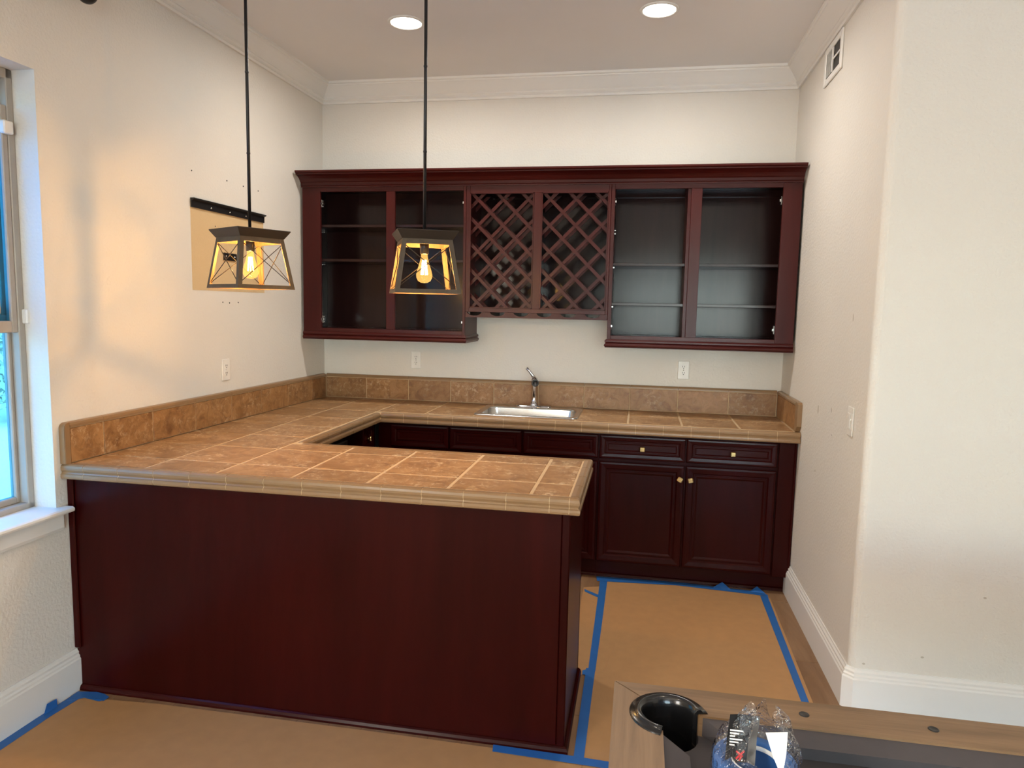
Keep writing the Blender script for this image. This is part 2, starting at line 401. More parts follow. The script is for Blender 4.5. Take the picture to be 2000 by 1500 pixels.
for y, z, r1, r2 in ((-1.40, 1.55, .004, .016), (-.93, 1.10, .008, .022), (-1.17, 1.13, .004, .012), (-1.20, 1.02, .004, .004), (-.95, .80, .004, .006)):
    obj('scuff_mark', MB().prism([(y+r1*math.cos(a), z+r2*math.sin(a)) for a in [2*PI*k/10 for k in range(10)]], W-.0006, W+.001, 'x'), M['scuff'], bpy.data.objects['wall_right'])
for x, z in ((3.47, .50), (3.27, .24), (3.06, .19)):
    obj('scuff_mark', MB().prism([(x+.006*math.cos(a), z+.004*math.sin(a)) for a in [2*PI*k/10 for k in range(10)]], YR-.0006, YR+.001, 'y'), M['scuff'], bpy.data.objects['wall_front'])
# crown mouldings: one mitred run, three pieces
cp = [(0, 2.876), (0.012, 2.876), (0.016, 2.886), (0.012, 2.893), (0.020, 2.898), (0.026, 2.906), (0.022, 2.914),
      (0.030, 2.922), (0.040, 2.934), (0.055, 2.952), (0.074, 2.972), (0.080, 2.976), (0.080, 2.982), (0.090, 2.986), (0.090, ZC), (0, ZC)]
pl = RL @ Vector((0, -8.9, 0))
path = [(pl.x, pl.y), (0, 0), (W, 0), (W, YR), (XE, YR)]
for i, nm in enumerate(('trim_1', 'trim_2', 'trim_3', 'trim_4')):
    struct(obj(nm, MB().sweep(cp, path, 0, i, i+1), M['trim']))
# baseboards
bpf = [(0, 0), (0.020, 0), (0.020, 0.128), (0.016, 0.134), (0.016, 0.141), (0.011, 0.147), (0.012, 0.156), (0.006, 0.163), (0.005, 0.170), (0, 0.170)]
ps = RL @ Vector((0, -2.20, 0))
struct(obj('baseboard_left', MB().sweep(bpf, [(pl.x, pl.y), (ps.x, ps.y)]), M['trim']))
bpath = [(W, -0.50), (W, YR+.022), (W+.022, YR), (XE, YR)]
struct(obj('baseboard_right', MB().sweep(bpf, bpath, 0, 0, 2), M['trim']))
struct(obj('baseboard_front', MB().sweep(bpf, bpath, 0, 2, 3), M['trim']))

# ------------------------------------------------------------------ window in the left wall (left-wall frame)
wf = MB()
fx0, fx1 = -0.165, -0.095
wf.box(fx0, fx1, WY1-.028, WY1, WZ0, WZ1, .003).box(fx0, fx1, WY0, WY0+.028, WZ0, WZ1, .003)
wf.box(fx0, fx1, WY0, WY1, WZ1-.035, WZ1, .003).box(fx0, fx1, WY0, WY1, WZ0, WZ0+.022, .003)
WIN = struct(obj('window_1', wf, M['vinyl'], left=True, base=(-.13, WY1, WZ0)))
def sash(x0, x1, z0, z1, side, top, bot):
    s = MB(); ya, yb = WY0+.028, WY1-.028
    s.box(x0, x1, yb-side, yb, z0, z1, .003).box(x0, x1, ya, ya+side, z0, z1, .003)
    s.box(x0, x1, ya+side, yb-side, z1-top, z1, .003).box(x0, x1, ya+side, yb-side, z0, z0+bot, .003)
    o = obj('sash', s, M['vinyl'], WIN)
    BASE[o.name] = BASE[WIN.name]
    xm = (x0+x1)/2
    g = obj('pane', MB().box(xm-.002, xm+.002, ya+side, yb-side, z0+bot, z1-top), M['glass'], o)
    return o
sash(-0.124, -0.098, 1.433, 2.25, 0.024, 0.05, 0.044)     # raised inner sash
sash(-0.158, -0.130, 0.784, 1.50, 0.016, 0.035, 0.024)     # lower light behind it
sash(-0.158, -0.130, 1.50, 2.344, 0.034, 0.04, 0.03)
for y0, y1, z0, z1 in ((-2.325, -2.285, 2.146, 2.192), (-2.275, -2.252, 1.466, 1.520)):
    obj('sash_sensor', MB().box(-0.098, -0.074, y0, y1, z0, z1, .004), M['plate'], WIN, label='small white plastic sensor block')
obj('sash_lock', MB().box(-0.098, -0.075, -2.41, -2.375, 1.50, 1.56, .008), M['vinyl'], WIN)
ws = MB().prism([(-.16, .742), (.040, .742), (.048, .746), (.050, .752), (.048, .759), (.040, .763), (-.16, .763)], WY0-.07, -2.226, 'y')
WS = obj('window_sill', ws, M['trim'], WIN)
obj('sill_apron', MB().prism([(0.0, .672), (.012, .672), (.016, .684), (.016, .742), (0.0, .742)], WY0-.05, -2.245, 'y'), M['trim'], WIN)
# the unseen second window behind the camera, kept around the added side fill
v2 = MB().box(-.16, -.1, VY0, VY0+.05, WZ0, WZ1).box(-.16, -.1, VY1-.05, VY1, WZ0, WZ1).box(-.16, -.1, VY0, VY1, WZ1-.05, WZ1).box(-.16, -.1, VY0, VY1, WZ0, WZ0+.05).box(-.15, -.11, VY0, VY1, 1.53, 1.58)
v2o = struct(obj('window_2', v2, M['vinyl'], left=True))
obj('pane', MB().box(-.132, -.128, VY0+.05, VY1-.05, WZ0+.05, WZ1-.05), M['doorglass'], v2o)

# ------------------------------------------------------------------ outdoors seen through the window
struct(obj('ground', MB().box(-40, -0.45, -30, 30, -0.6, -0.30), M['ground']))
hm = MB(); hr = random.Random(2); HN = 40; hvs = []
for i in range(22):
    for j in range(HN):
        hx = -6.5-i*1.1; hy = -26+j*1.4
        rise = max(0, -hx-8.6)
        hvs.append((hx, hy, -0.36+rise*.95*min(1, rise/4)+(0.35*hr.random()*min(1, rise/3))))
hm.add(hvs, [[i*HN+j, i*HN+j+1, (i+1)*HN+j+1, (i+1)*HN+j] for i in range(21) for j in range(HN-1)], True)
struct(obj('hillside', hm, M['hill']))
def tree(name, label, x, y, h, spread, nleaf, lm, seed, low=0.15):
    rnd = random.Random(seed)
    t = thing(name, label, 'shrub', (x, y, -0.30))
    tips = []
    tr = MB().tube([(x, y, -0.3), (x+.05, y-.03, h*.3-.3), (x-.04, y+.06, h*.62-.3), (x+.03, y, h*.9-.3)], [.05, .042, .03, .01], 7)
    obj('trunk', tr, M['bark'], t)
    br = MB()
    for k in range(26):
        z = (low+(0.9-low)*rnd.random())*h-.3; a = rnd.random()*2*PI; L = spread*(0.5+0.5*rnd.random())
        p0 = Vector((x, y, z)); p1 = p0+Vector((math.cos(a)*L*.5, math.sin(a)*L*.5, L*.30)); p2 = p0+Vector((math.cos(a+.3)*L, math.sin(a+.3)*L, L*.35))
        br.tube([p0, p1, p2], [.014, .009, .003], 5); tips += [p1, p2, (p0+p1)/2]
    b = obj('branches', br, M['bark'], t); b['kind'] = 'stuff'
    lf = MB()
    for k in range(nleaf):
        c = rnd.choice(tips) + Vector((rnd.gauss(0, .22), rnd.gauss(0, .22), rnd.gauss(0, .2)))
        u = Vector((rnd.gauss(0, 1), rnd.gauss(0, 1), rnd.gauss(0, 1))).normalized(); v = u.orthogonal().normalized()
        s_ = .026+.034*rnd.random()
        lf.add([c-u*s_*1.8, c+v*s_*.7, c+u*s_*1.8, c-v*s_*.7], [[0, 1, 2, 3]])
    f = obj('foliage', lf, lm, t); f['kind'] = 'stuff'
tree('garden_shrub', 'grey green shrub outside the left window, lowest and nearest of the plants', -7.0, 4.5, 2.6, 1.0, 5000, M['leaf2'], 3)
tree('garden_tree', 'dark green tree standing behind the shrub outside the left window', -9.4, 6.6, 5.0, 1.6, 9000, M['leaf'], 5)
tree('garden_tree', 'tall leafy tree standing furthest out beyond the left window', -12.5, 10.5, 8.0, 2.4, 12000, M['leaf2'], 9)
tree('garden_tree', 'spreading tree to the far left outside the window', -9.6, 1.6, 5.5, 1.6, 7000, M['leaf'], 11)
tag(obj('garden_post', MB().box(-2.53, -2.48, 0.24, 0.29, -0.30, 0.42, .004).box(-2.62, -2.40, 0.25, 0.28, 0.05, 0.08), M['post']), 'thin dark blue grey post standing in the pale ground outside the window', 'post')

# ------------------------------------------------------------------ recessed ceiling lights
for i, (x, y, lab) in enumerate(((0.900, -0.93, 'round lit recessed ceiling light beside the right pendant rod'), (2.169, -0.921, 'round lit recessed ceiling light nearest the right wall vent'))):
    t = thing('recessed_light', lab, 'ceiling light', (x, y, ZC), 0, 'recessed ceiling lights')
    obj('trim_ring', MB().lathe([(0.078, -.001), (0.080, -.006), (0.094, -.003), (0.095, 0.0), (0.078, 0.0), (0.078, -.001)], (x, y, ZC), 'z', 32), M['trim'], t)
    obj('lens', MB().lathe([(0, -.0045), (0.076, -.003), (0.078, -.0005)], (x, y, ZC), 'z', 32), M['lens'], t)
    area_light('recessed_light_beam', (x, y, ZC-.012), (0, 0, -1), 0.14, 0.14, CAN_POWER, (1.0, 0.95, 0.88), 'DISK', R(168))
for x, y in ((0.9, -4.2), (2.9, -4.2), (5.0, -4.2), (0.9, -7.0), (2.9, -7.0), (5.0, -7.0)):
    area_light('room_fill_light', (x, y, ZC-.012), (0, 0, -1), 0.14, 0.14, CAN_POWER*0.4, (1.0, 0.84, 0.64), 'DISK')  # warm fill lights added out of view, without fixtures

# ------------------------------------------------------------------ base cabinets
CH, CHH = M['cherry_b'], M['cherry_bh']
FR = [(0.0, 0.0), (0.0, 0.014), (0.004, 0.019), (0.012, 0.020), (0.028, 0.018), (0.034, 0.012), (0.038, 0.012), (0.040, 0.0145), (0.046, 0.0145), (0.052, 0.010)]
FD = [(0.0, 0.0), (0.0, 0.014), (0.004, 0.019), (0.014, 0.020), (0.038, 0.018), (0.045, 0.012), (0.050, 0.012), (0.052, 0.0145), (0.058, 0.0145), (0.068, 0.010)]
def knob(parent, x, z, y, rot=0.0):
    k = MB().lathe([(0, 0), (.007, 0), (.006, -.014), (0, -.014)], (0, 0, 0), 'y', 12)
    k.box(-.015, .015, -.026, -.013, -.014, .014, .004)
    for dx in (-.009, -.003, .003, .009): k.box(dx-.0018, dx+.0018, -.0275, -.025, -.012, .012, .0008)
    k.xf(Matrix.Translation((x, y, z)) @ Matrix.Rotation(rot, 4, 'Y'))
    o = obj('knob', k, M['brass'], parent, label='satin brass square knob'); return o
def front(name, parent, x0, x1, z0, z1, steps, m=None, y=-0.54):
    o = obj(name, MB().panel(x0, x1, z0, z1, y, steps), m or CH, parent)
    BASE[o.name] = BASE[parent.name]; return o
YF = -0.54
def carcass(t, x0, x1, ztop=0.873):
    obj('cabinet_body', MB().box(x0, x1, YF, -.003, 0.10, ztop), CH, t)
    obj('toe_kick', MB().box(x0, x1, -0.488, -0.40, 0.0, 0.10), CHH, t)
    obj('shoe_moulding', MB().prism([(-.488, 0), (-.504, 0), (-.503, .008), (-.498, .016), (-.488, .02)], x0, x1, 'x'), CHH, t)
ta = thing('base_cabinet', 'cherry corner base cabinet left of the sink, with one drawer and door', 'cabinet', (0.82, -0.54, 0), 0, 'base cabinets along the back wall')
carcass(ta, 0.602, 1.0465)
front('drawer_front', ta, 0.684, 1.043, 0.718, 0.853, FR, CHH); front('door', ta, 0.684, 1.043, 0.112, 0.698, FD)
tb = thing('base_cabinet', 'cherry sink base cabinet with two knobless false drawer fronts under the sink', 'cabinet', (1.49, -0.54, 0), 0, 'base cabinets along the back wall')
carcass(tb, 1.0475, 1.9320, 0.755)
obj('top_frame', MB().box(1.0475, 1.9320, YF, YF+.02, 0.756, 0.873).box(1.0475, 1.0635, YF+.0205, -.003, .756, .873).box(1.916, 1.9320, YF+.0205, -.003, .756, .873), CHH, tb)
front('drawer_front', tb, 1.052, 1.484, 0.718, 0.853, FR, CHH); front('drawer_front', tb, 1.493, 1.928, 0.718, 0.853, FR, CHH)
front('door', tb, 1.052, 1.484, 0.112, 0.700, FD); front('door', tb, 1.493, 1.928, 0.112, 0.700, FD)
tc_ = thing('base_cabinet', 'cherry base cabinet against the right wall with two drawers and two doors with brass knobs', 'cabinet', (2.46, -0.54, 0), 0, 'base cabinets along the back wall')
carcass(tc_, 1.9330, 3.000)
d = front('drawer_front', tc_, 1.937, 2.413, 0.718, 0.853, FR, CHH); knob(d, 2.176, 0.783, YF-.010)
d = front('drawer_front', tc_, 2.421, 2.904, 0.718, 0.853, FR, CHH); knob(d, 2.669, 0.783, YF-.010)
d = front('door', tc_, 1.937, 2.413, 0.112, 0.700, FD); knob(d, 2.390, 0.624, YF-.018, R(28))
d = front('door', tc_, 2.421, 2.904, 0.112, 0.700, FD); knob(d, 2.447, 0.623, YF-.018, R(-12))
obj('filler_strip', MB().box(2.912, 3.000, YF-.012, YF, 0.10, 0.872, .002), CH, tc_)
obj('scribe_moulding', MB().box(2.992, 3.004, YF-.020, YF-.012, 0.0, 0.872, .002), CH, tc_)
# corner unit under the left leg, facing +x
td = thing('base_cabinet', 'narrow cherry corner cabinet beside the black fridge, facing right', 'cabinet', (0.3, -0.66, 0), 0, 'base cabinets along the back wall')
obj('cabinet_body', MB().box(0.0, 0.58, -0.775, -0.545, 0.10, 0.873), CH, td)
obj('toe_kick', MB().box(0.0, 0.53, -0.775, -0.545, 0.0, 0.10), CHH, td)
RX = Matrix.Translation((0.58, -0.69, 0)) @ Matrix.Rotation(R(90), 4, 'Z')
for nm, z0, z1 in (('drawer_front', .718, .853), ('door', .112, .698)):
    o = obj(nm, MB().panel(-.082, .082, z0, z1, 0, FR).xf(RX), CH, td); BASE[o.name] = BASE[td.name]
    if nm == 'drawer_front':
        k = MB().lathe([(0, 0), (.007, 0), (.006, -.014), (0, -.014)], (0, 0, 0), 'y', 12).box(-.014, .014, -.027, -.013, -.013, .013, .004)
        obj('knob', k.xf(RX @ Matrix.Translation((0, -.010, .783))), M['brass'], o, label='satin brass square knob')
# small fridge
fz = thing('mini_fridge', 'black under-counter fridge below the left leg of the counter', 'fridge', (0.31, -1.2, 0))
obj('body', MB().box(0.05, 0.53, -1.46, -0.93, 0.02, 0.825, .008), M['black'], fz)
obj('top_panel', MB().box(0.045, 0.545, -1.465, -0.925, 0.827, 0.850, .01), M['black'], fz)
obj('door', MB().box(0.532, 0.575, -1.46, -0.93, 0.06, 0.822, .01), M['black'], fz)
obj('handle', MB().box(0.577, 0.590, -1.45, -1.42, 0.45, 0.75, .005), M['blackmetal'], fz)
fo = MB()
for a in (0.09, 0.49):
    for b in (-1.42, -0.97): fo.lathe([(0, 0), (.02, 0), (.02, .02), (0, .02)], (a, b, 0), 'z', 10)
obj('feet', fo, M['black'], fz)

# peninsula
tp = thing('peninsula_cabinet', 'dark cherry panelled peninsula under the tiled counter, in the foreground', 'cabinet', (0.95, -1.9, 0))
YP = -2.200; XP = 1.930
xl0 = -0.036
obj('cabinet_body', MB().box(xl0+.03, XP-.016, YP+.016, -1.655, 0.0, 0.873), CH, tp)
obj('front_panel', MB().box(xl0, XP-.030, YP, YP+.015, 0.0, 0.872, .001), CH, tp)
obj('end_panel', MB().box(XP-.015, XP, YP+.030, -1.648, 0.0, 0.872, .001), CH, tp)
obj('corner_post', MB().box(XP-.029, XP+.001, YP-.001, YP+.029, 0.0, 0.872, .004), CH, tp)
obj('back_stile', MB().box(XP-.03, XP+.001, -1.647, -1.634, 0.0, 0.872, .003), CH, tp)
obj('scribe_strip', MB().box(xl0-.001, xl0+.026, YP-.012, YP-.0005, 0.175, 0.872, .004), CH, tp)
sp = [(0, 0), (0.015, 0), (0.0145, 0.008), (0.010, 0.017), (0.004, 0.021), (0, 0.022)]
shp = [(xl0+.018, YP), (XP+.001, YP), (XP+.001, -1.640)]
shp2 = shp
obj('shoe_moulding', MB().sweep(sp, shp2, 0, 0, 1), CHH, tp)
obj('shoe_moulding', MB().sweep(sp, shp2, 0, 1, 2), CHH, tp)

# ------------------------------------------------------------------ tiled countertop
ct = thing('countertop', 'tan travertine tiled U-shaped countertop with rounded edge tiles', 'countertop', (0.95, -1.2, 0.873))
XO, YO = 1.963, -2.235       # peninsula outer corner
XI, YI, YK = 0.645, -1.577, -0.620
lft = lambda y: y*math.tan(R(1.0))       # x of the left wall at y
# substrate: three slabs, grout on top (below the tile faces)
sub = MB()
sub.prism([(0.001, -.002), (1.205, -.002), (1.205, YK+.02), (XI-.02, YK+.02), (XI-.02, YI-.02), (XO-.02, YI-.02), (XO-.02, YO+.02), (lft(YO)+.002, YO+.02)], 0.8735, 0.9245)
sub.box(1.775, W-.002, YK+.02, -.002, .8735, .9245).box(1.205, 1.775, -.165, -.002, .8735, .9245).box(1.205, 1.775, YK+.02, -.495, .8735, .9245)
obj('grout_bed', sub, M['grout'], ct)
TILES = {}
def tile_mesh(w, h, t=0.010, bev=0.0025, key='t', m=None):
    k = (key, round(w, 3), round(h, 3))
    if k in TILES: return TILES[k]
    a, b = w/2, h/2; i = bev
    vs = [(-a, -b, 0), (a, -b, 0), (a, b, 0), (-a, b, 0), (-a, -b, t-i*.7), (a, -b, t-i*.7), (a, b, t-i*.7), (-a, b, t-i*.7), (-a+i, -b+i, t), (a-i, -b+i, t), (a-i, b-i, t), (-a+i, b-i, t)]
    fs = [[3, 2, 1, 0]] + [[j, (j+1) % 4, 4+(j+1) % 4, 4+j] for j in range(4)] + [[4+j, 4+(j+1) % 4, 8+(j+1) % 4, 8+j] for j in range(4)] + [[8, 9, 10, 11]]
    mb = MB().add(vs, fs); me = mesh_of(mb, 'tile', m or M['travertine'], (0, 0, 0)); TILES[k] = me; return me
def cut_tile(pts, z0, z1, nm='tile'):
    obj(nm, MB().prism(pts, z0, z1), M['travertine'], ct)
G = 0.0055
XS = [0.298, 0.598]; YS = [-.022, -.262, -.562, -.860, -1.150, -1.450, -1.735, -2.035, -2.199]
LIP = 0.036
for j in range(len(YS)-1):
    ya, yb = YS[j+1]+G, YS[j]-G
    a0 = lft(ya)+.023; a1 = lft(yb)+.023
    cut_tile([(a0, ya), (0.298-G, ya), (0.298-G, yb), (a1, yb)], ZT-.010, ZT)
    mesh_child('tile', tile_mesh(.30-2*G, yb-ya), ct, (.448, (ya+yb)/2, ZT-.010))
# back run
for xa, xb in ((.598, .898), (.898, 1.193), (1.193, 1.493), (1.493, 1.79), (1.79, 2.09), (2.09, 2.39), (2.39, 2.70), (2.70, 2.985)):
    for yb, ya in ((-.022, -.262), (-.262, -.562)):
        ua, ub = xa+G, xb-G
        if 1.193 <= xa < 1.79:       # tiles cut round the sink opening
            if yb > -.1: cut_tile([(ua, -.095), (ub, -.095), (ub, yb-G), (ua, yb-G)], ZT-.010, ZT)
            else: cut_tile([(ua, ya+G), (ub, ya+G), (ub, -.505), (ua, -.505)], ZT-.010, ZT)
            continue
        mesh_child('tile', tile_mesh(ub-ua, yb-ya-2*G), ct, ((ua+ub)/2, (ya+yb)/2, ZT-.010))
# peninsula
for xa, xb in ((.598, .898), (.898, 1.193), (1.193, 1.493), (1.493, 1.79), (1.79, XO-LIP)):
    for yb, ya in ((YI-LIP, -1.735), (-1.735, -2.035), (-2.035, -2.199)):
        mesh_child('tile', tile_mesh(xb-xa-2*G, yb-ya-2*G), ct, ((xa+xb)/2, (ya+yb)/2, ZT-.010))
# edge tiles: profile (n outwards from the nosing line, z)
vp = [(-.034, .914), (-.034, .9262), (-.018, .9285), (-.008, .927), (-.002, .922), (.0005, .914), (.0, .906), (-.004, .900), (-.0055, .896), (-.003, .892), (.0015, .889), (.002, .880), (.0005, .873), (-.004, .870), (-.019, .870), (-.019, .914)]
def edge_run(p0, p1, first, last, L=0.15, nm='edge_tile'):
    # separate pieces along a straight nosing line; travel direction keeps outward on the right
    p0, p1 = Vector(p0), Vector(p1); D = (p1-p0).length; d = (p1-p0)/D
    s0 = 0.0; n = 0; cuts = [0.0]
    c = first
    while c < D-0.012: cuts.append(c); c += L
    cuts.append(D)
    for a, b in zip(cuts, cuts[1:]):
        if b-a < .005: continue
        q0 = p0+d*(a+.0012); q1 = p0+d*(b-.0012)
        obj(nm, MB().sweep(vp, [tuple(q0), tuple(q1)]), M['cap'], ct)
# front of peninsula, left to right (outward = -y is to the right of +x travel)
edge_run((lft(YO)+.001, YO), (XO-.036, YO), 0.098, 0)
obj('edge_tile', MB().sweep(vp, [(XO-.0348, YO), (XO, YO), (XO, YO+.0348)]), M['cap'], ct)
edge_run((XO, YO+.036), (XO, YI-.036), 0.15, 0)
obj('edge_tile', MB().sweep(vp, [(XO, YI-.0348), (XO, YI), (XO-.0348, YI)]), M['cap'], ct)
edge_run((XO-.036, YI), (XI, YI), 0.15, 0)
gp = [(-.017+(q[0]+.017)*.93, .8995+(q[1]-.8995)*.95) for q in vp]
obj('edge_grout', MB().sweep(gp, [(lft(YO)+.003, YO), (XO, YO), (XO, YI), (XI, YI), (XI, YK), (W-.004, YK)]), M['grout'], ct)
def vp_in(p0, p1, first): edge_run(p0, p1, first, 0)
vp_in((XI, YI), (XI, YK), 0.10)
vp_in((XI, YK), (W-.003, YK), 0.14)

# ------------------------------------------------------------------ backsplashes
ZB0, ZB1, ZB2 = ZT+.003, 1.066, 1.088
capb = [(0.001, ZB1+.002), (0.026, ZB1+.002), (0.026, ZB1+.011), (0.022, ZB1+.019), (0.014, ZB2), (0.001, ZB2)]
bs = thing('backsplash', 'travertine tile backsplash along the back wall behind the sink', 'backsplash', (1.5, 0, ZB0))
obj('grout_bed', MB().box(0.024, W-.024, -.0195, -.001, ZT+.0006, ZB1+.001), M['grout'], bs)
bx = [0.024, .315, .614, .908, 1.203, 1.50, 1.798, 2.089, 2.387, 2.696, 2.981]
for a, b in zip(bx, bx[1:]):
    obj('tile', MB().box(a+.0028, b-.0028, -.023, -.016, ZB0+.001, ZB1-.002, .0015), M['travertine_b'], bs)
    obj('cap_tile', MB().sweep(capb, [(a+.0008, 0), (b-.0008, 0)]), M['cap'], bs)
bl = thing('backsplash', 'long travertine tile backsplash along the left wall with rounded front end', 'backsplash', (0, -1.1, ZB0), left=True)
obj('grout_bed', MB().box(0.001, 0.0195, -2.207, -.002, ZB0-.0012, ZB1+.001), M['grout'], bl)
by = [-2.207, -2.034, -1.742, -1.440, -1.135, -.842, -.539, -.231, -.028]
for a, b in zip(by, by[1:]):
    obj('tile', MB().box(.016, .023, a+.0028, b-.0028, ZB0+.001, ZB1-.002, .0015), M['travertine_b'], bl)
    obj('cap_tile', MB().sweep(capb, [(0, a+.0008), (0, b-.0008)]), M['cap'], bl)
rb = 0.022
pts = [(-2.208, ZB0), (-2.208, ZB2)] + [(-2.234+rb-rb*math.sin(a), ZB2-rb+rb*math.cos(a)) for a in [PI/2*k/6 for k in range(7)]] + [(-2.234, ZB0)]
obj('end_cap_tile', MB().prism(pts, .001, .024, 'x').prism([(p[0]+.002 if p[0] < -2.21 else p[0], p[1]-.001) for p in pts], .024, .026, 'x'), M['cap'], bl)
br_ = thing('backsplash', 'short travertine tile backsplash return on the right wall', 'backsplash', (W, -.3, ZB0))
obj('grout_bed', MB().box(W-.0195, W-.001, -.546, -.026, ZT+.0006, ZB1+.001), M['grout'], br_)
for a, b in ((-.25, -.026), (-.545, -.25)):
    obj('tile', MB().box(W-.023, W-.016, a+.0028, b-.0028, ZB0+.001, ZB1-.002, .0015), M['travertine_b'], br_)
    obj('cap_tile', MB().sweep(capb, [(W, b-.0008), (W, a+.0008)]), M['cap'], br_)
e = [(-.546, ZB0), (-.546, ZB2), (-.590, ZB2), (-.605, ZB2-.012), (-.605, ZB0+.03), (-.575, ZB0)]
obj('end_cap_tile', MB().prism(e, W-.025, W-.001, 'x'), M['cap'], br_)

# ------------------------------------------------------------------ sink and faucet
sk = thing('sink', 'stainless steel drop-in bar sink set in the back counter', 'sink', (1.485, -.30, ZT))
def rrect(x0, x1, y0, y1, r, z, n=6):
    o = []
    for cx, cy, a0 in ((x1-r, y1-r, 0), (x0+r, y1-r, PI/2), (x0+r, y0+r, PI), (x1-r, y0+r, 1.5*PI)):
        for k in range(n+1):
            a = a0+PI/2*k/n; o.append((cx+r*math.cos(a), cy+r*math.sin(a), z))
    return o
def loft(loops, close_last=True):
    m = MB(); n = len(loops[0]); vs = [p for L in loops for p in L]; fs = []
    for i in range(len(loops)-1):
        for k in range(n): fs.append([i*n+k, i*n+(k+1) % n, (i+1)*n+(k+1) % n, (i+1)*n+k])
    if close_last: fs.append([(len(loops)-1)*n+k for k in range(n)])
    return m.add(vs, fs, True)
sx0, sx1, sy0, sy1 = 1.178, 1.802, -.515, -.075
Lp = [rrect(sx0, sx1, sy0, sy1, .035, ZT+.0005), rrect(sx0+.002, sx1-.002, sy0+.002, sy1-.002, .034, ZT+.005), rrect(sx0+.010, sx1-.010, sy0+.010, sy1-.010, .03, ZT+.007),
      rrect(sx0+.030, sx1-.030, sy0+.030, sy1-.095, .05, ZT+.006), rrect(sx0+.036, sx1-.036, sy0+.036, sy1-.100, .05, ZT+.0005)]
obj('rim', loft(Lp, False), M['steel'], sk)
Bp = [Lp[-1], rrect(sx0+.042, sx1-.042, sy0+.042, sy1-.106, .055, ZT-.06), rrect(sx0+.055, sx1-.055, sy0+.055, sy1-.118, .06, ZT-.135), rrect(sx0+.09, sx1-.09, sy0+.09, sy1-.15, .06, ZT-.155)]
obj('basin', loft(Bp), M['steel'], sk)
obj('drain', MB().lathe([(0, .001), (.03, .001), (.042, .004), (.046, 0)], (1.49, -.31, ZT-.155), 'z', 24), M['chrome'], sk)
fa = thing('faucet', 'chrome single-lever kitchen faucet standing behind the sink', 'faucet', (1.487, -.115, ZT+.0065))
fx, fy, fz0 = 1.487, -.118, ZT+.0065
obj('deck_plate', loft([rrect(fx-.115, fx+.115, fy-.026, fy+.026, .025, fz0), rrect(fx-.113, fx+.113, fy-.024, fy+.024, .024, fz0+.008), rrect(fx-.10, fx+.10, fy-.016, fy+.016, .016, fz0+.012)]), M['chrome'], fa)
obj('body', MB().lathe([(0, .008), (.028, .008), (.027, .022), (.020, .03), (.0175, .05), (.0175, .135), (.021, .15), (.022, .172), (.018, .185), (.008, .192), (0, .193)], (fx, fy, fz0), 'z', 24), M['chrome'], fa)
obj('spout', MB().tube([(fx, fy, fz0+.150), (fx+.010, fy-.06, fz0+.160), (fx+.021, fy-.12, fz0+.168), (fx+.029, fy-.165, fz0+.172)], [.017, .0175, .019, .019], 16), M['chrome'], fa)
obj('spray_ring', MB().lathe([(.0195, .006), (.0225, .004), (.0225, -.006), (.0195, -.008), (.014, -.008), (.014, -.002), (0, -.002)], (0, 0, 0), 'y', 20).xf(Matrix.Translation((fx+.0295, fy-.168, fz0+.1725)) @ Matrix.Rotation(R(8), 4, 'Z') @ Matrix.Rotation(R(-5), 4, 'X')), M['black'], fa, label='black rubber spray ring')
obj('lever', MB().tube([(fx, fy, fz0+.185), (fx-.012, fy-.004, fz0+.202), (fx-.034, fy-.010, fz0+.232), (fx-.052, fy-.014, fz0+.250)], [.013, .010, .008, .0095], 12), M['chrome'], fa)

# ------------------------------------------------------------------ wall cabinets
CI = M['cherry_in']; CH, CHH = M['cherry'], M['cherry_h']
ZL0, ZL1, ZO0, ZO1, ZTOP = 1.340, 1.386, 1.410, 2.258, 2.31
YFF = -.33
lrp = [(0, 1.388), (0.004, 1.388), (0.012, 1.380), (0.012, 1.372), (0.006, 1.366), (0.014, 1.358), (0.016, 1.350), (0.010, 1.343), (0.010, 1.339), (-.02, 1.339), (-.02, 1.388)]
def wall_unit(t, x0, x1, zbot, partitions=()):
    obj('side_panel', MB().box(x0, x0+.016, YFF+.0205, -.003, zbot, ZTOP), CI if x0 < 1 else CH, t)
    obj('side_panel', MB().box(x1-.016, x1, YFF+.0205, -.003, zbot, ZTOP), CH, t)
    obj('top_panel', MB().box(x0+.0165, x1-.0165, YFF+.0205, -.003, ZTOP-.016, ZTOP), CI, t)
    obj('bottom_panel', MB().box(x0+.0165, x1-.0165, YFF+.0205, -.003, zbot+.006, zbot+.022), CI, t)
    obj('back_panel', MB().box(x0+.0165, x1-.0165, -.010, -.003, zbot+.0225, ZTOP-.0165), CI, t)
    obj('hanging_rail', MB().box(x0+.0165, x1-.0165, -.026, -.0105, ZTOP-.055, ZTOP-.0165), CI, t)
def stile(t, x0, x1, z0, z1, nm='stile'): obj(nm, MB().box(x0, x1, YFF, YFF+.02, z0, z1, .0012), CH, t)
def rail(t, x0, x1, z0, z1): obj('rail', MB().box(x0, x1, YFF+.0004, YFF+.0196, z0, z1, .001), CHH, t)
def shelf(t, x0, x1, z): obj('shelf', MB().box(x0, x1, YFF+.03, -.0105, z, z+.017, .0015), CI, t)
def hinge(t, x, z, side):
    h = MB().box(x, x+side*.004, YFF+.024, YFF+.058, z-.024, z+.024, .0015).box(x+side*.004, x+side*.012, YFF+.022, YFF+.05, z-.007, z+.007, .001)
    for dz in (-.017, .017): h.lathe([(0, 0), (.004, 0), (.004, .003), (0, .003)], (x+side*.004, YFF+.04, z+dz), 'x', 8)
    obj('hinge_plate', h, M['steel'], t, label='bare steel hinge plate, its door removed')
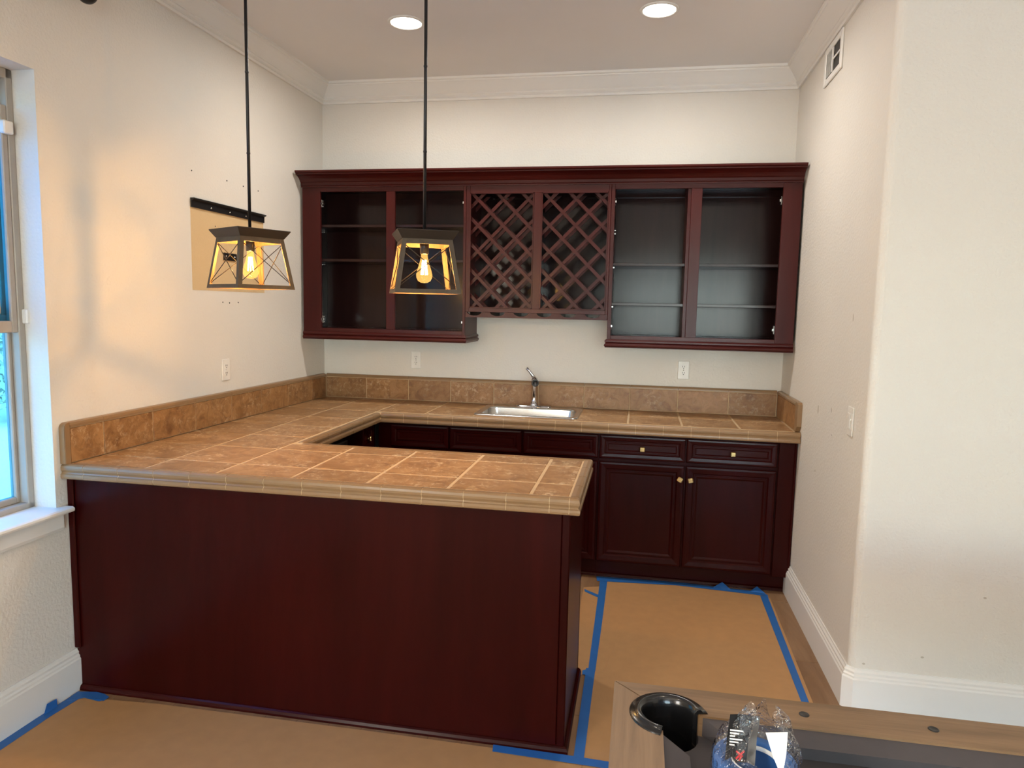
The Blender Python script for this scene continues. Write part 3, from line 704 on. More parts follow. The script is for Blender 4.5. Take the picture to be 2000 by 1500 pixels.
def pin(t, x, y, z, side): obj('shelf_pin', MB().box(x, x+side*.012, y-.004, y+.004, z-.004, z+.004, .001), M['steel'], t)
LX0, LX1 = 0.016, 1.077
tl = thing('wall_cabinet', 'doorless cherry wall cabinet at the left end, behind the pendants', 'cabinet', (.55, -.0, ZL0), 0, 'upper cabinets on the back wall')
wall_unit(tl, LX0, LX1, 1.388)
stile(tl, LX0, .135, 1.388, ZTOP); stile(tl, .570, .626, ZO0, ZO1); stile(tl, 1.061, LX1, 1.388, ZTOP)
rail(tl, .1352, 1.0608, ZO1, ZTOP); rail(tl, .1352, 1.0608, 1.388, ZO0)
shelf(tl, .033, 1.060, 2.043); shelf(tl, .033, 1.060, 1.830)
for z in (2.19, 1.465): hinge(tl, .0325+.10, z, 1); hinge(tl, 1.0605, z, -1)
holes = MB()
for k in range(26):
    z = 1.50 + k*.026
    if all(abs(z-q) > .012 for q in (2.05, 1.84)): holes.box(.0325, .0335, -.255, -.25, z, z+.004)
hp = obj('shelf_pin_holes', holes, M['plate'], tl); hp['kind'] = 'stuff'
for z in (2.036, 1.823):
    pin(tl, .0325, -.25, z, 1); pin(tl, .0325, -.07, z, 1)
lm = MB().sweep(lrp, [(LX0, YFF), (LX1, YFF), (LX1, -.004)])
obj('base_moulding', lm, CHH, tl)
RX0, RX1 = 1.945, 2.993
tr_ = thing('wall_cabinet', 'doorless cherry wall cabinet at the right end with open shelves', 'cabinet', (2.47, 0, ZL0), 0, 'upper cabinets on the back wall')
wall_unit(tr_, RX0, RX1, 1.388)
stile(tr_, RX0, 1.966, 1.388, ZTOP); stile(tr_, 2.396, 2.456, ZO0, ZO1); stile(tr_, 2.892, RX1, 1.388, ZTOP)
rail(tr_, 1.9662, 2.8918, ZO1, ZTOP); rail(tr_, 1.9662, 2.8918, 1.388, ZO0)
obj('partition', MB().box(2.378, 2.398, YFF+.0205, -.0105, ZO0, ZTOP-.0165), CH, tr_)
for z in (1.820, 1.588): shelf(tr_, 1.962, 2.377, z); shelf(tr_, 2.399, 2.976, z)
for z in (2.19, 1.465): hinge(tr_, 1.9615, z, 1); hinge(tr_, 2.8915, z, -1)
for z in (2.03, 2.01, 1.812, 1.58): pin(tr_, 1.9615, -.25, z, 1); pin(tr_, 2.9765, -.18, z, -1)
obj('base_moulding', MB().sweep(lrp, [(RX0, -.004), (RX0, YFF), (RX1, YFF)]), CHH, tr_)
# wine rack unit
GX0, GX1, GZ = 1.0785, 1.9435, 1.532
tw = thing('wine_rack_cabinet', 'cherry wine rack cabinet with diagonal lattice between the two open cabinets', 'cabinet', (1.51, 0, GZ))
wall_unit(tw, GX0, GX1, GZ)
stile(tw, GX0, 1.102, GZ, ZTOP); stile(tw, 1.4905, 1.5370, 1.5565, 2.243); stile(tw, 1.930, GX1, GZ, ZTOP)
rail(tw, 1.1022, 1.9298, 2.243, ZTOP); rail(tw, 1.1022, 1.9298, GZ, 1.5565)
def clip(poly, x0, x1, z0, z1):
    def cl(P, ins, itx):
        o = []
        for i in range(len(P)):
            a, b = P[i-1], P[i]
            if ins(b):
                if not ins(a): o.append(itx(a, b))
                o.append(b)
            elif ins(a): o.append(itx(a, b))
        return o
    for k, c, s in ((0, x0, 1), (0, x1, -1), (1, z0, 1), (1, z1, -1)):
        def itx(a, b, k=k, c=c):
            t_ = (c-a[k])/(b[k]-a[k]); return (a[0]+(b[0]-a[0])*t_, a[1]+(b[1]-a[1])*t_)
        poly = cl(poly, lambda p, k=k, c=c, s=s: s*(p[k]-c) >= -1e-9, itx)
        if len(poly) < 3: return []
    return poly
SW = 0.0095*math.sqrt(2)
for (ox0, ox1, b0, f0) in ((1.102, 1.4905, 1.110, 1.181), (1.537, 1.930, 1.548, 1.620)):
    z0, z1 = 1.5565, 2.243
    for lay, (ya, yb) in enumerate(((YFF+.021, YFF+.030), (-.185, -.176))):
        for k in range(-7, 10):
            xa = b0 + k*.1535          # leaning right going down
            p = clip([(xa-SW, z1), (xa+SW, z1), (xa+SW+.7, z1-.7), (xa-SW+.7, z1-.7)], ox0-.001, ox1+.001, z0-.001, z1+.001)
            if len(p) > 2 and max(q[0] for q in p)-min(q[0] for q in p) > .02: obj('lattice_slat', MB().prism(p, ya, yb, 'y'), CH, tw)
            xa = f0 + k*.1535
            p = clip([(xa-SW, z1), (xa+SW, z1), (xa+SW-.7, z1-.7), (xa-SW-.7, z1-.7)], ox0-.001, ox1+.001, z0-.001, z1+.001)
            if len(p) > 2 and max(q[0] for q in p)-min(q[0] for q in p) > .02: obj('lattice_slat', MB().prism(p, ya+.0095, yb+.0095, 'y'), CH, tw)
    fr_ = MB()
    fr_.box(ox0, ox0+.006, YFF-.004, YFF, z0, z1).box(ox1-.006, ox1, YFF-.004, YFF, z0, z1).box(ox0, ox1, YFF-.004, YFF, z1-.006, z1).box(ox0, ox1, YFF-.004, YFF, z0, z0+.006)
    obj('lattice_frame', fr_, CH, tw)
obj('inner_divider', MB().box(1.505, 1.522, YFF+.0215, -.0105, GZ+.0225, ZTOP-.0165), CI, tw)
# stemware rack under it: scalloped front board, runners behind
slots = [1.136, 1.280, 1.425, 1.567, 1.712, 1.858]
top, bot = GZ-.0005, 1.499
poly = [(GX0+.001, bot), (GX1-.001, bot), (GX1-.001, top)]
for c in slots[::-1]:
    poly += [(c+.045*math.cos(a), top-.022*math.sin(a)) for a in [PI*k/10 for k in range(11)]]
poly += [(GX0+.001, top)]
sr = obj('stemware_rack', MB().prism(poly, YFF+.002, YFF+.014, 'y'), CHH, tw)
BASE[sr.name] = BASE[tw.name]
edges = [GX0+.001] + [v for c in slots for v in (c-.018, c+.018)] + [GX1-.001]
for a, b in zip(edges[::2], edges[1::2]):
    obj('runner', MB().box(a, b, YFF+.0145, -.004, bot, bot+.010, .001), CHH, sr)
    obj('runner', MB().box(a+(b-a)*.3, b-(b-a)*.3, YFF+.0145, -.004, bot+.0102, top), CI, sr)
# crown along all three
ccp = [(0.0, 2.284), (.006, 2.284), (.006, 2.292), (.012, 2.296), (.012, 2.312), (.020, 2.318), (.026, 2.326), (.034, 2.334), (.052, 2.344), (.070, 2.350), (.078, 2.352), (.078, 2.358), (.088, 2.362), (.090, 2.366), (.090, 2.374), (0.0, 2.374)]
tag(obj('cabinet_crown_moulding', MB().sweep(ccp, [(0.012, YFF), (2.996, YFF)]) , CHH), 'cherry crown moulding running along the top of all the upper cabinets', 'moulding')

# ------------------------------------------------------------------ outlets, switch, vent, wall hardware
def outlet(label, base, left=False):
    t = thing('outlet', label, 'outlet', base, 0, 'white wall outlets', left)
    # built facing -y around (0,0,0)
    def put(nm, mb, m):
        if left: mb.xf(Matrix.Rotation(R(90), 4, 'Z'))
        mb.xf(Matrix.Translation(base)); return obj(nm, mb, m, t)
    put('cover_plate', MB().box(-.035, .035, -.006, -.0005, -.057, .057, .0025), M['plate'])
    for dz in (-.0195, .0195):
        o = put('socket', MB().prism([(.0165*math.cos(a), dz+max(-.0135, min(.0135, .0165*math.sin(a)))) for a in [2*PI*k/20 for k in range(20)]], -.008, -.0058, 'y'), M['plate'])
        BASE[o.name] = BASE[t.name]
        s_ = MB().box(-.0075, -.0048, -.0086, -.0078, dz-.001, dz+.008).box(.0048, .0075, -.0086, -.0078, dz-.001, dz+.008).lathe([(0, -.0086), (.0028, -.0086), (.0028, -.0078)], (0, 0, dz-.0075), 'y', 8)
        if left: s_.xf(Matrix.Rotation(R(90), 4, 'Z'))
        obj('slots', s_.xf(Matrix.Translation(base)), M['slot'], o)
    put('screw', MB().lathe([(0, -.0072), (.003, -.0068), (.003, -.006)], (0, 0, 0), 'y', 8), M['steel'])
outlet('white duplex outlet on the back wall left of the faucet', (.661, 0, 1.199))
outlet('white duplex outlet on the back wall right of the faucet', (2.416, 0, 1.193))
outlet('white duplex outlet on the left wall above the long backsplash', (0, -1.152, 1.204), True)
sw = thing('light_switch', 'white dimmer light switch on the right wall', 'switch', (W, -1.475, 1.126))
def swp(nm, mb, m, p=None): return obj(nm, mb, m, p or sw)
swp('cover_plate', MB().box(W-.006, W-.0005, -1.513, -1.437, 1.066, 1.186, .0025), M['plate'])
pa = swp('paddle', MB().box(W-.010, W-.0062, -1.487, -1.455, 1.094, 1.160, .002), M['plate']); BASE[pa.name] = BASE[sw.name]
swp('dimmer_slide', MB().box(W-.0075, W-.0062, -1.502, -1.493, 1.094, 1.160, .0008).box(W-.013, W-.0072, -1.502, -1.493, 1.132, 1.140, .001), M['plate'])
vt = thing('air_vent', 'white air register on the right wall under the crown moulding', 'vent', (W, -.79, 2.69))
vy0, vy1, vz0, vz1 = -.950, -.630, 2.692, 2.872
vf = MB().box(W-.010, W-.0005, vy0, vy0+.032, vz0, vz1, .003).box(W-.010, W-.0005, vy1-.032, vy1, vz0, vz1, .003).box(W-.010, W-.0005, vy0+.032, vy1-.032, vz1-.030, vz1, .003).box(W-.010, W-.0005, vy0+.032, vy1-.032, vz0, vz0+.030, .003)
obj('vent_frame', vf, M['trim'], vt)
obj('duct_back', MB().box(W-.0016, W-.0006, vy0+.030, vy1-.030, vz0+.028, vz1-.028), M['ventdark'], vt)
for k in range(6):
    y = -.672 - k*.019
    obj('louvre', MB().box(-.011, .011, -.0008, .0008, vz0+.032, vz1-.032).xf(Matrix.Translation((W-.007, y, 0)) @ Matrix.Rotation(R(68), 4, 'Z')), M['trim'], vt)
obj('damper_bar', MB().box(W-.009, W-.004, vy0+.032, -.785, 2.778, 2.788, .001).box(W-.012, W-.004, -.793, -.786, vz0+.032, vz1-.032, .001), M['trim'], vt)
mr_ = thing('mounting_rail', 'black metal mounting rail screwed to the left wall above the tan patch', 'bracket', (0, -1.08, 2.016), left=True)
obj('rail', MB().prism([(.0015, 2.016), (.009, 2.016), (.009, 2.048), (.022, 2.054), (.022, 2.060), (.0015, 2.060)], -1.405, -.755, 'y'), M['blackmetal'], mr_)
for y in (-1.25, -1.09, -.94): obj('screw', MB().lathe([(0, .012), (.004, .011), (.005, .009)], (0, y, 2.030), 'x', 10), M['steel'], mr_)
wp = thing('wall_bracket', 'small black bracket plate on the tan patch seen through the left pendant', 'bracket', (0, -1.09, 1.78), left=True)
obj('plate', MB().box(.0015, .008, -1.149, -1.035, 1.779, 1.818, .001), M['blackmetal'], wp)
for y in (-1.13, -1.055): obj('screw', MB().lathe([(0, .011), (.004, .010), (.005, .008)], (0, y, 1.80), 'x', 10), M['steel'], wp)
cr = thing('curtain_rod', 'black curtain rod with a ball finial above the window, at the top edge', 'curtain rod', (.09, -2.15, 2.70), left=True)
obj('rod', MB().tube([(.09, -3.75, 2.70), (.09, -2.13, 2.70)], .0125, 12), M['blackmetal'], cr)
obj('finial', MB().lathe([(.010, -.045), (.014, -.04), (.014, -.032)] + [(.036*math.cos(a), .036*math.sin(a)) for a in [R(-60+k*15) for k in range(11)]], (.09, -2.10, 2.698), 'y', 20), M['blackmetal'], cr)
obj('rod_bracket', MB().box(0.0005, .006, -2.245, -2.215, 2.64, 2.75, .001).tube([(.005, -2.23, 2.69), (.09, -2.23, 2.684)], .006, 8), M['blackmetal'], cr)

# ------------------------------------------------------------------ pendants
def pendant(label, x, y, zb, rot):
    t = thing('pendant_light', label, 'lamp', (x, y, zb), rot, 'trapezoid lantern pendants')
    B = BASE[t.name] = (0, 0, 0)
    hb, ht, H = .1235, .0935, .200                 # half sizes bottom / top, cage height
    def P(sx, sy, z): s_ = hb+(ht-hb)*z/H; return Vector((sx*s_, sy*s_, z))
    def bar(a, b, wdt, dpt, nrm):
        a, b, nrm = Vector(a), Vector(b), Vector(nrm); d = (b-a).normalized(); u = nrm.cross(d).normalized(); n = d.cross(u).normalized()
        vs = []
        for p in (a, b):
            for s1, s2 in ((-1, -1), (1, -1), (1, 1), (-1, 1)): vs.append(p+u*s1*wdt/2+n*s2*dpt/2)
        return vs, [[0, 1, 2, 3], [7, 6, 5, 4]] + [[i, (i+1) % 4, 4+(i+1) % 4, 4+i] for i in range(4)]
    for sx, sy in ((-1, -1), (1, -1), (1, 1), (-1, 1)):
        k = .0085; m = MB()
        vs = []
        for z in (.0, H):
            c = P(sx, sy, z)
            for dx, dy in ((0, 0), (-sx*.017, 0), (-sx*.017, -sy*.005), (-sx*.005, -sy*.005), (-sx*.005, -sy*.017), (0, -sy*.017)): vs.append((c.x+dx, c.y+dy, z))
        m.add(vs, [list(range(6)), list(range(6, 12))[::-1]] + [[i, (i+1) % 6, 6+(i+1) % 6, 6+i] for i in range(6)])
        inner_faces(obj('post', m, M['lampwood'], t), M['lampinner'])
    for nm, z0, z1 in (('bottom_ring', 0.0, .0145), ('top_ring', H-.018, H)):
        m = MB()
        o0, o1 = hb+(ht-hb)*z0/H-.0004, hb+(ht-hb)*z1/H-.0004
        sq = lambda s_, z: [(-s_, -s_, z), (s_, -s_, z), (s_, s_, z), (-s_, s_, z)]
        Ls = [sq(o0, z0-.0004), sq(o1, z1+.0004), sq(o1-.006, z1+.0004), sq(o0-.006, z0-.0004)]
        vs = [p for L in Ls for p in L]; fs = []
        for i in range(4):
            for k in range(4): fs.append([i*4+k, i*4+(k+1) % 4, ((i+1) % 4)*4+(k+1) % 4, ((i+1) % 4)*4+k])
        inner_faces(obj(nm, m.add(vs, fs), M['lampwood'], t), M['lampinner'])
    for (s0, s1) in (((-1, -1), (1, -1)), ((1, -1), (1, 1)), ((1, 1), (-1, 1)), ((-1, 1), (-1, -1))):
        nm_ = Vector((s0[0]+s1[0], s0[1]+s1[1], 0)).normalized()
        m = MB()
        for a, b in ((s0, s1), (s1, s0)):
            p0 = P(a[0], a[1], .012) - nm_*.004; p1 = P(b[0], b[1], H-.014) - nm_*.004
            p0 += (p1-p0)*.03; m.tube([p0, p1-(p1-p0)*.03], .0016, 6)
        obj('cross_wires', m, M['bronze'], t)
    cpf = [(.092, H-.001), (.112, H+.030), (.112, H+.034), (.0, H+.034)]
    m = MB(); sq = lambda s_, z: [(-s_, -s_, z), (s_, -s_, z), (s_, s_, z), (-s_, s_, z)]
    Ls = [sq(.095, H+.0006), sq(.114, H+.030), sq(.113, H+.033)]
    vs = [p for L in Ls for p in L]; fs = [[3, 2, 1, 0], [8, 9, 10, 11]]
    for i in range(2):
        for k in range(4): fs.append([i*4+k, i*4+(k+1) % 4, (i+1)*4+(k+1) % 4, (i+1)*4+k])
    obj('cap', m.add(vs, fs), M['bronze'], t)
    zt = ZC - zb
    rod = MB().tube([(0, 0, H+.034), (0, 0, zt-.02)], .0062, 12)
    for zz in (H+.034+.30, H+.034+.61, H+.034+.92): 
        if zz < zt-.05: rod.lathe([(.0062, -.004), (.0074, -.003), (.0074, .003), (.0062, .004)], (0, 0, zz), 'z', 12)
    obj('rod', rod, M['blackmetal'], t)
    obj('canopy', MB().lathe([(0, 0), (.06, 0), (.06, -.008), (.052, -.018), (.012, -.024), (0, -.024)], (0, 0, zt-.0005), 'z', 28), M['blackmetal'], t)
    obj('socket', MB().lathe([(0, H), (.0175, H), (.0175, H-.028), (.0165, H-.030), (.0165, H-.048), (.014, H-.050), (0, H-.050)], (0, 0, 0), 'z', 20), M['black'], t)
    zb0 = H-.050
    pr = [(.0125, 0), (.0130, -.010), (.0155, -.022), (.021, -.042), (.0275, -.062), (.0310, -.078), (.0300, -.090), (.024, -.102), (.013, -.1085), (0, -.110)]
    bl_ = obj('bulb', MB().lathe([(r, zb0+h) for r, h in pr], (0, 0, 0), 'z', 24), M['bulbglass'], t)
    BASE[bl_.name] = (0, 0, 0)
    fl = MB()
    for k in range(6):
        a = 2*PI*k/6; fl.tube([(.006*math.cos(a), .006*math.sin(a), zb0-.022), (.012*math.cos(a), .012*math.sin(a), zb0-.078)], .0022, 5)
    obj('filament', fl, M['filament'], bl_)
    fm = MB().tube([(0, 0, zb0), (0, 0, zb0-.03)], .004, 8)
    L = bpy.data.lights.new('bulb_glow', 'POINT'); L.energy = BULB_POWER; L.color = (1.0, 0.60, 0.23); L.shadow_soft_size = .014
    lo = bpy.data.objects.new('bulb_glow', L); COL.objects.link(lo); lo.location = (x, y, zb+zb0-.052)
    return t
pendant('left pendant lantern, turned corner-first, in front of the tan wall patch', .58, -1.9, 1.617, R(60))
pendant('right pendant lantern, hanging face-on before the left wall cabinet', 1.31, -1.9, 1.610, R(25))

# ------------------------------------------------------------------ floor paper and tape
def sheet(name, poly, z0, z1, m, label, cat, group=None):
    return tag(obj(name, MB().prism(poly, z0, z1), m), label, cat, group)
pg = 'kraft paper sheets taped over the floor'
sheet('floor_paper', [(2.005, -.53), (2.82, -.565), (2.90, -.62), (2.884, -1.69), (2.874, -3.4), (2.0, -3.4)], .0005, .0014, M['paper'], 'brown kraft paper sheet filling the nook floor between the two long tapes', 'paper', pg)
sheet('floor_paper', [(1.882, -.70), (2.10, -.62), (2.08, -1.36), (2.04, -1.62), (1.947, -1.66), (1.885, -1.63)], .0015, .0022, M['paper'], 'narrow brown kraft paper strip beside the end of the peninsula', 'paper', pg)
sheet('floor_paper', [(-.010, -2.262), (.35, -2.236), (1.2, -2.230), (2.0, -2.235), (2.0, -4.6), (-.075, -4.6)], .0005, .0014, M['paper'], 'wide brown kraft paper sheet along the front of the peninsula', 'paper', pg)
tg = 'blue painter tape strips on the floor'
def tape(poly, label, z=.0024): sheet('tape_strip', poly, z, z+.0006, M['tape'], label, 'tape', tg)
tape([(1.966, -.53), (2.008, -.53), (2.008, -1.10), (2.005, -1.62), (1.974, -1.62), (1.970, -1.10)], 'long blue tape strip beside the peninsula end, running to the back cabinets')
tape([(1.964, -1.60), (2.004, -1.60), (2.004, -2.262), (1.968, -2.262)], 'blue tape strip beside the front corner of the peninsula', .0031)
tape([(1.940, -.520), (2.41, -.507), (2.80, -.535), (2.892, -.575), (2.892, -.600), (2.82, -.588), (2.41, -.552), (1.950, -.592)], 'ragged blue tape strip along the foot of the back cabinets', .0031)
tape([(2.850, -.600), (2.890, -.600), (2.868, -1.69), (2.85, -2.9), (2.815, -2.9), (2.838, -1.69)], 'long blue tape strip parallel to the right wall')
tape([(1.679, -2.218), (1.95, -2.222), (2.20, -2.232), (2.20, -2.268), (1.684, -2.256)], 'blue tape strip before the front right corner of the peninsula', .0038)
tape([(1.950, -1.627), (1.985, -1.600), (1.985, -1.655), (1.952, -1.660)], 'short blue tape tab at the back of the peninsula end', .0038)
tape([(1.887, -.728), (1.893, -.762), (1.975, -.832), (1.975, -.795)], 'small slanted blue tape piece left of the long strip', .0031)
lt = [(-.018, -2.235), (.026, -2.262), (-.012, -2.9), (-.044, -4.2), (-.090, -4.2), (-.052, -2.9)]
tape([(-.016, -2.30), (.030, -2.262), (.018, -2.40), (-.010, -4.2), (-.054, -4.2), (-.022, -2.42)], 'long blue tape strip along the left baseboard')
tape([(-.014, -2.228), (.060, -2.216), (.128, -2.262), (.118, -2.272), (.046, -2.262), (-.012, -2.30)], 'blue tape scrap at the left foot of the peninsula', .0031)
tape([(.058, -2.217), (.100, -2.222), (.135, -2.238), (.134, -2.266), (.09, -2.262)], 'small folded blue tape scrap beside the left foot of the peninsula', .0038)
def tab(pts, label):
    m = MB(); n = len(pts); m.add([p for p in pts] + [(p[0]+.0006, p[1]-.0006, p[2]+.0004) for p in pts], [list(range(n)), list(range(n, 2*n))[::-1]] + [[i, (i+1) % n, n+(i+1) % n, n+i] for i in range(n)])
    tag(obj('tape_tab', m, M['tape']), label, 'tape', tg)
tab([(2.60, -.54, .004), (2.70, -.55, .004), (2.655, -.508, .028)], 'upturned blue tape tab on the cabinet shoe, left of the corner')
tab([(2.80, -.55, .004), (2.885, -.565, .004), (2.845, -.512, .022)], 'upturned blue tape tab on the cabinet shoe, nearest the right wall')
tab([(-.008, -2.40, .004), (-.008, -2.335, .004), (-.0155, -2.33, .03), (-.0155, -2.375, .035)], 'upturned blue tape tab stuck on the left baseboard')

# ------------------------------------------------------------------ pool table
pt = thing('pool_table', 'oak-railed pool table with charcoal cloth in the right foreground', 'pool table', (3.2, -3.75, 0))
PX0, PX1, PY1, PY0, PZ = 2.115, 4.395, -3.105, -4.385, .78
RWD = .096; BED = .738; CW = .046
ix0, ix1, iy1, iy0 = PX0+RWD, PX1-RWD, PY1-RWD, PY0+RWD
def railpoly(m, poly):
    m.prism(poly, PZ-.045, PZ-.003); cxm = sum(p[0] for p in poly)/len(poly); cym = sum(p[1] for p in poly)/len(poly)
    m.prism([(p[0]+(cxm-p[0])*.002, p[1]+(cym-p[1])*.002) for p in poly], PZ-.003, PZ)
PR = .058
pk = [(ix0+.013, iy1-.008), (ix1-.013, iy1-.008), (ix1-.013, iy0+.008), (ix0+.013, iy0+.008)]
def corner_arc(c, a0, a1, n=8): return [(c[0]+PR*math.cos(R(a0+(a1-a0)*k/n)), c[1]+PR*math.sin(R(a0+(a1-a0)*k/n))) for k in range(n+1)]
def rail_long(ys, yin, up):
    s_ = 1 if up else -1
    c0 = pk[0] if up else pk[3]; c1 = pk[1] if up else pk[2]
    # outer edge, mitres and the pocket bites at both ends
    a = [(PX0, ys), (PX1, ys)]
    b1 = corner_arc(c1, 45*s_, 180*s_ if False else (178 if up else -178), 10)
    return a, b1
def bite(c, angs): return [(c[0]+PR*math.cos(R(a)), c[1]+PR*math.sin(R(a))) for a in angs]
A8 = lambda a, b: [a+(b-a)*k/8 for k in range(9)]
for nm, poly, m in (
    ('rail', [(PX0, PY1), (PX1, PY1)] + bite(pk[1], A8(45, 172)) + bite(pk[0], A8(8, 135)), M['oak_x']),
    ('rail', [(PX1, PY0), (PX0, PY0)] + bite(pk[3], A8(225, 352)) + bite(pk[2], A8(188, 315)), M['oak_x']),
    ('rail', [(PX0, PY0), (PX0, PY1)] + bite(pk[0], A8(135, 257)) + bite(pk[3], A8(103, 225)), M['oak_y']),
    ('rail', [(PX1, PY1), (PX1, PY0)] + bite(pk[2], A8(-45, 77)) + bite(pk[1], A8(-77, 45)), M['oak_y'])):
    mm = MB(); railpoly(mm, poly); obj(nm, mm, m, pt)
# bed with round corner bites
bedp = [(ix0+.001, iy1-.075)] + bite((pk[0][0], pk[0][1]), [-80+k*16 for k in range(7)]) + [(ix0+.075, iy1-.001), (ix1-.001, iy1-.001), (ix1-.001, iy0+.001), (ix0+.001, iy0+.001)]
obj('bed', MB().prism(bedp, BED-.03, BED), M['feltd'], pt)
def cushion(poly_top, poly_low, nm='cushion'):
    n = len(poly_top); m = MB()
    m.add([(p[0], p[1], PZ-.004) if i < 2 else (p[0], p[1], PZ-.012) for i, p in enumerate(poly_top)] + [(p[0], p[1], BED+.0005) for p in poly_low], [list(range(n)), list(range(n, 2*n))[::-1]] + [[i, (i+1) % n, n+(i+1) % n, n+i] for i in range(n)])
    obj(nm, m, M['felt'], pt)
xm = (ix0+ix1)/2
for (a, b) in ((ix0+.078, xm-.055), (xm+.055, ix1-.078)):
    j0 = .045 if a < xm-.1 else .015; j1 = .015 if a < xm-.1 else .045
    cushion([(a, iy1), (b, iy1), (b-j1, iy1-CW), (a+j0, iy1-CW)], [(a, iy1), (b, iy1), (b-j1, iy1-CW+.012), (a+j0, iy1-CW+.012)])
    cushion([(a, iy0), (b, iy0), (b-j1, iy0+CW), (a+j0, iy0+CW)], [(a, iy0), (b, iy0), (b-j1, iy0+CW-.012), (a+j0, iy0+CW-.012)])
cushion([(ix0, iy1-.072), (ix0, iy0+.072), (ix0+CW, iy0+.115), (ix0+CW, iy1-.115)], [(ix0, iy1-.072), (ix0, iy0+.072), (ix0+CW-.012, iy0+.115), (ix0+CW-.012, iy1-.115)])
cushion([(ix1, iy1-.072), (ix1, iy0+.072), (ix1-CW, iy0+.115), (ix1-CW, iy1-.115)], [(ix1, iy1-.072), (ix1, iy0+.072), (ix1-CW+.012, iy0+.115), (ix1-CW+.012, iy1-.115)])
def pocket(c, a0, a1, rr_=.0):
    ip = [(.047, BED-.06), (.048, PZ-.012), (.051, PZ+.002), (.056, PZ+.008), (.061, PZ+.009), (.065, PZ+.006), (.067, PZ+.003), (.074, PZ+.003), (.077, PZ+.0005), (.077, PZ), (.0565, PZ), (.0565, BED-.06)]
    o = obj('pocket_casting', MB().lathe(ip, (c[0], c[1], 0), 'z', 28, R(a0), R(a1)), M['leather'], pt); BASE[o.name] = BASE[pt.name]
    obj('pocket_cup', MB().lathe([(.0570, BED-.031), (.056, BED-.10), (.04, BED-.14), (0, BED-.145)], (c[0], c[1], 0), 'z', 20), M['void'], o)
pocket(pk[0], 12, 256); pocket(pk[1], -76, 168); pocket(pk[2], -168, 76); pocket(pk[3], 104, 348)
for k in (1, 2, 3, 5, 6, 7):
    xs_ = 2.252+.2335*k if k < 4 else ix1-.041-.2335*(8-k)
    for yc in ((PY1+iy1)/2, (PY0+iy0)/2): obj('sight', MB().lathe([(0, PZ+.0012), (.0075, PZ+.0012), (.0085, PZ+.0016), (.0098, PZ+.0008), (.010, PZ-.001)], (xs_, yc, 0), 'z', 16), M['black'], pt)
for k in (1, 2, 3):
    yk = iy1-.041-(iy1-iy0-.082)*k/4
    for xc in ((PX0+ix0)/2, (PX1+ix1)/2): obj('sight', MB().lathe([(0, PZ+.0012), (.0075, PZ+.0012), (.0085, PZ+.0016), (.0098, PZ+.0008), (.010, PZ-.001)], (xc, yk, 0), 'z', 16), M['black'], pt)
for nm, bx_, m in (('apron', (PX0+.02, PX1-.02, PY1-.045, PY1-.020), 'oak_x'), ('apron', (PX0+.02, PX1-.02, PY0+.020, PY0+.045), 'oak_x'), ('apron', (PX0+.020, PX0+.045, PY0+.046, PY1-.046), 'oak_y'), ('apron', (PX1-.045, PX1-.020, PY0+.046, PY1-.046), 'oak_y')):
    obj(nm, MB().box(*bx_, .52, PZ-.046, .003), M[m], pt)
for lx in (PX0+.13, PX1-.13):
    for ly in (PY0+.13, PY1-.13):
        vs = [(lx+sx*s_, ly+sy*s_, z) for s_, z in ((.045, .003), (.075, .52)) for sx, sy in ((-1, -1), (1, -1), (1, 1), (-1, 1))]
        obj('leg', MB().add(vs, [[3, 2, 1, 0], [4, 5, 6, 7]] + [[i, (i+1) % 4, 4+(i+1) % 4, 4+i] for i in range(4)]), M['oak_y'], pt)

# ------------------------------------------------------------------ roll of tape in torn wrapper, standing on the cloth
qx, qy, qz = 2.352, -3.405, BED+.001
tr2 = thing('tape_roll', 'blue painter tape roll in torn clear wrapper on the pool table cloth', 'tape', (qx, qy, qz))
HR = .096
obj('roll', MB().lathe([(.039, 0), (.0655, 0), (.0665, .003), (.0665, .045), (.0655, .0475), (.0665, .050), (.0665, HR-.003), (.0655, HR), (.039, HR), (.039, 0)], (qx, qy, qz), 'z', 40), M['tape'], tr2)
obj('core', MB().lathe([(.0365, HR-.006), (.0388, HR-.006), (.0388, HR+.0006), (.0365, HR+.0006), (.0365, HR-.006)], (qx, qy, qz), 'z', 32), M['white_card'], tr2)
rnd = random.Random(4)
nseg, rows = 44, 13
vs = []; jit = [rnd.random() for _ in range(nseg)]
for j in range(rows):
    u = j/(rows-1)
    for k in range(nseg):
        a = 2*PI*k/nseg
        if j < 4: r_ = .0685+.0015*math.sin(k*2.1+j); z = HR*(.35+.22*j)
        else:
            q = (j-3)/(rows-4)
            r_ = .070*(1-q**1.8*.72)+.007*math.sin(k*.9+j*1.3)*q+.003*(rnd.random()-.5)
            z = HR*1.01+.082*q*(.80+.22*math.sin(k*.7))+.002*(rnd.random()-.5)
        vs.append((qx+r_*math.cos(a)+(.018*max(0, (j-3)/(rows-4))), qy+r_*math.sin(a)+(.02*max(0, (j-3)/(rows-4))), qz+z))
fs = []
for j in range(rows-1):
    for k in range(nseg):
        if j > 5 and 28 < k < 36: continue        # torn open at the front
        fs.append([j*nseg+k, j*nseg+(k+1) % nseg, (j+1)*nseg+(k+1) % nseg, (j+1)*nseg+k])
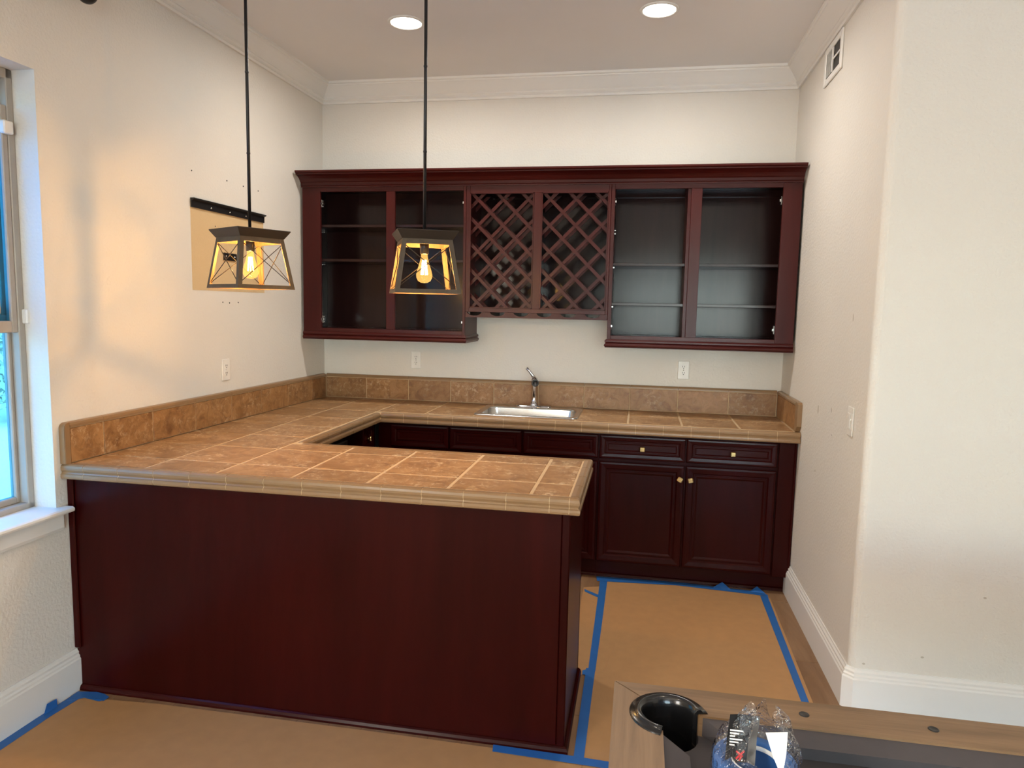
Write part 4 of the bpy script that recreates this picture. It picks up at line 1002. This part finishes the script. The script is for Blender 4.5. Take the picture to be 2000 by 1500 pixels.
obj('plastic_wrapper', MB().add(vs, fs, True), M['film'], tr2, label='crumpled clear plastic wrapper')
lb = MB(); LBx = [(-.050, .012, .02), (-.030, .03, .004), (-.012, .034, -.002), (.0, .028, .004)]
vs = []
for (dx, dy, ex) in LBx:
    vs += [(qx+dx, qy+dy-.03, qz+HR-.010), (qx+dx+.004, qy+dy-.012, qz+HR+.028), (qx+dx+.010, qy+dy+ex*.3, qz+HR+.056+ex*.3)]
lfs = []
for i in range(3):
    for j in range(2): lfs.append([i*3+j, (i+1)*3+j, (i+1)*3+j+1, i*3+j+1])
vs2 = vs + [(v[0], v[1]+.0008, v[2]) for v in vs]; n_ = len(vs)
lc = obj('label_card', MB().add(vs2, lfs + [[n_+i for i in f][::-1] for f in lfs]), M['black'], tr2, label='crumpled black label card')
BASE[lc.name] = BASE[tr2.name]
lp_ = MB()
for i_ in range(6):
    z_ = qz+HR+.030+i_*.005; lp_.box(qx-.044, qx-.044+.008+.006*((i_*7) % 3), qy-.0175, qy-.0165, z_, z_+.002)
obj('label_print', lp_, M['white_card'], lc)
c0 = Vector((qx-.026, qy-.010, qz+HR+.013))
rm = MB()
for a, b in (((-.006, -.007), (.006, .008)), ((-.006, .006), (.004, -.002)), ((-.001, -.009), (.002, -.002))):
    p0 = c0+Vector((a[0], -.004, a[1])); p1 = c0+Vector((b[0], -.004, b[1])); rm.tube([p0, p1], .0016, 5)
obj('red_mark', rm, M['red'], lc)
wt = MB()
wv = [(qx+.010, qy-.020, qz+HR+.060), (qx+.044, qy-.018, qz+HR+.064), (qx+.042, qy-.026, qz+HR+.030), (qx+.036, qy-.034, qz+HR-.004), (qx+.022, qy-.028, qz+HR+.026)]
wv2 = [(v[0], v[1]+.001, v[2]) for v in wv]
wt.add(wv+wv2, [[0, 1, 2, 3, 4], [9, 8, 7, 6, 5]] + [[i, (i+1) % 5, 5+(i+1) % 5, 5+i] for i in range(5)])
obj('white_tag', wt, M['white_card'], tr2, label='white paper tag')
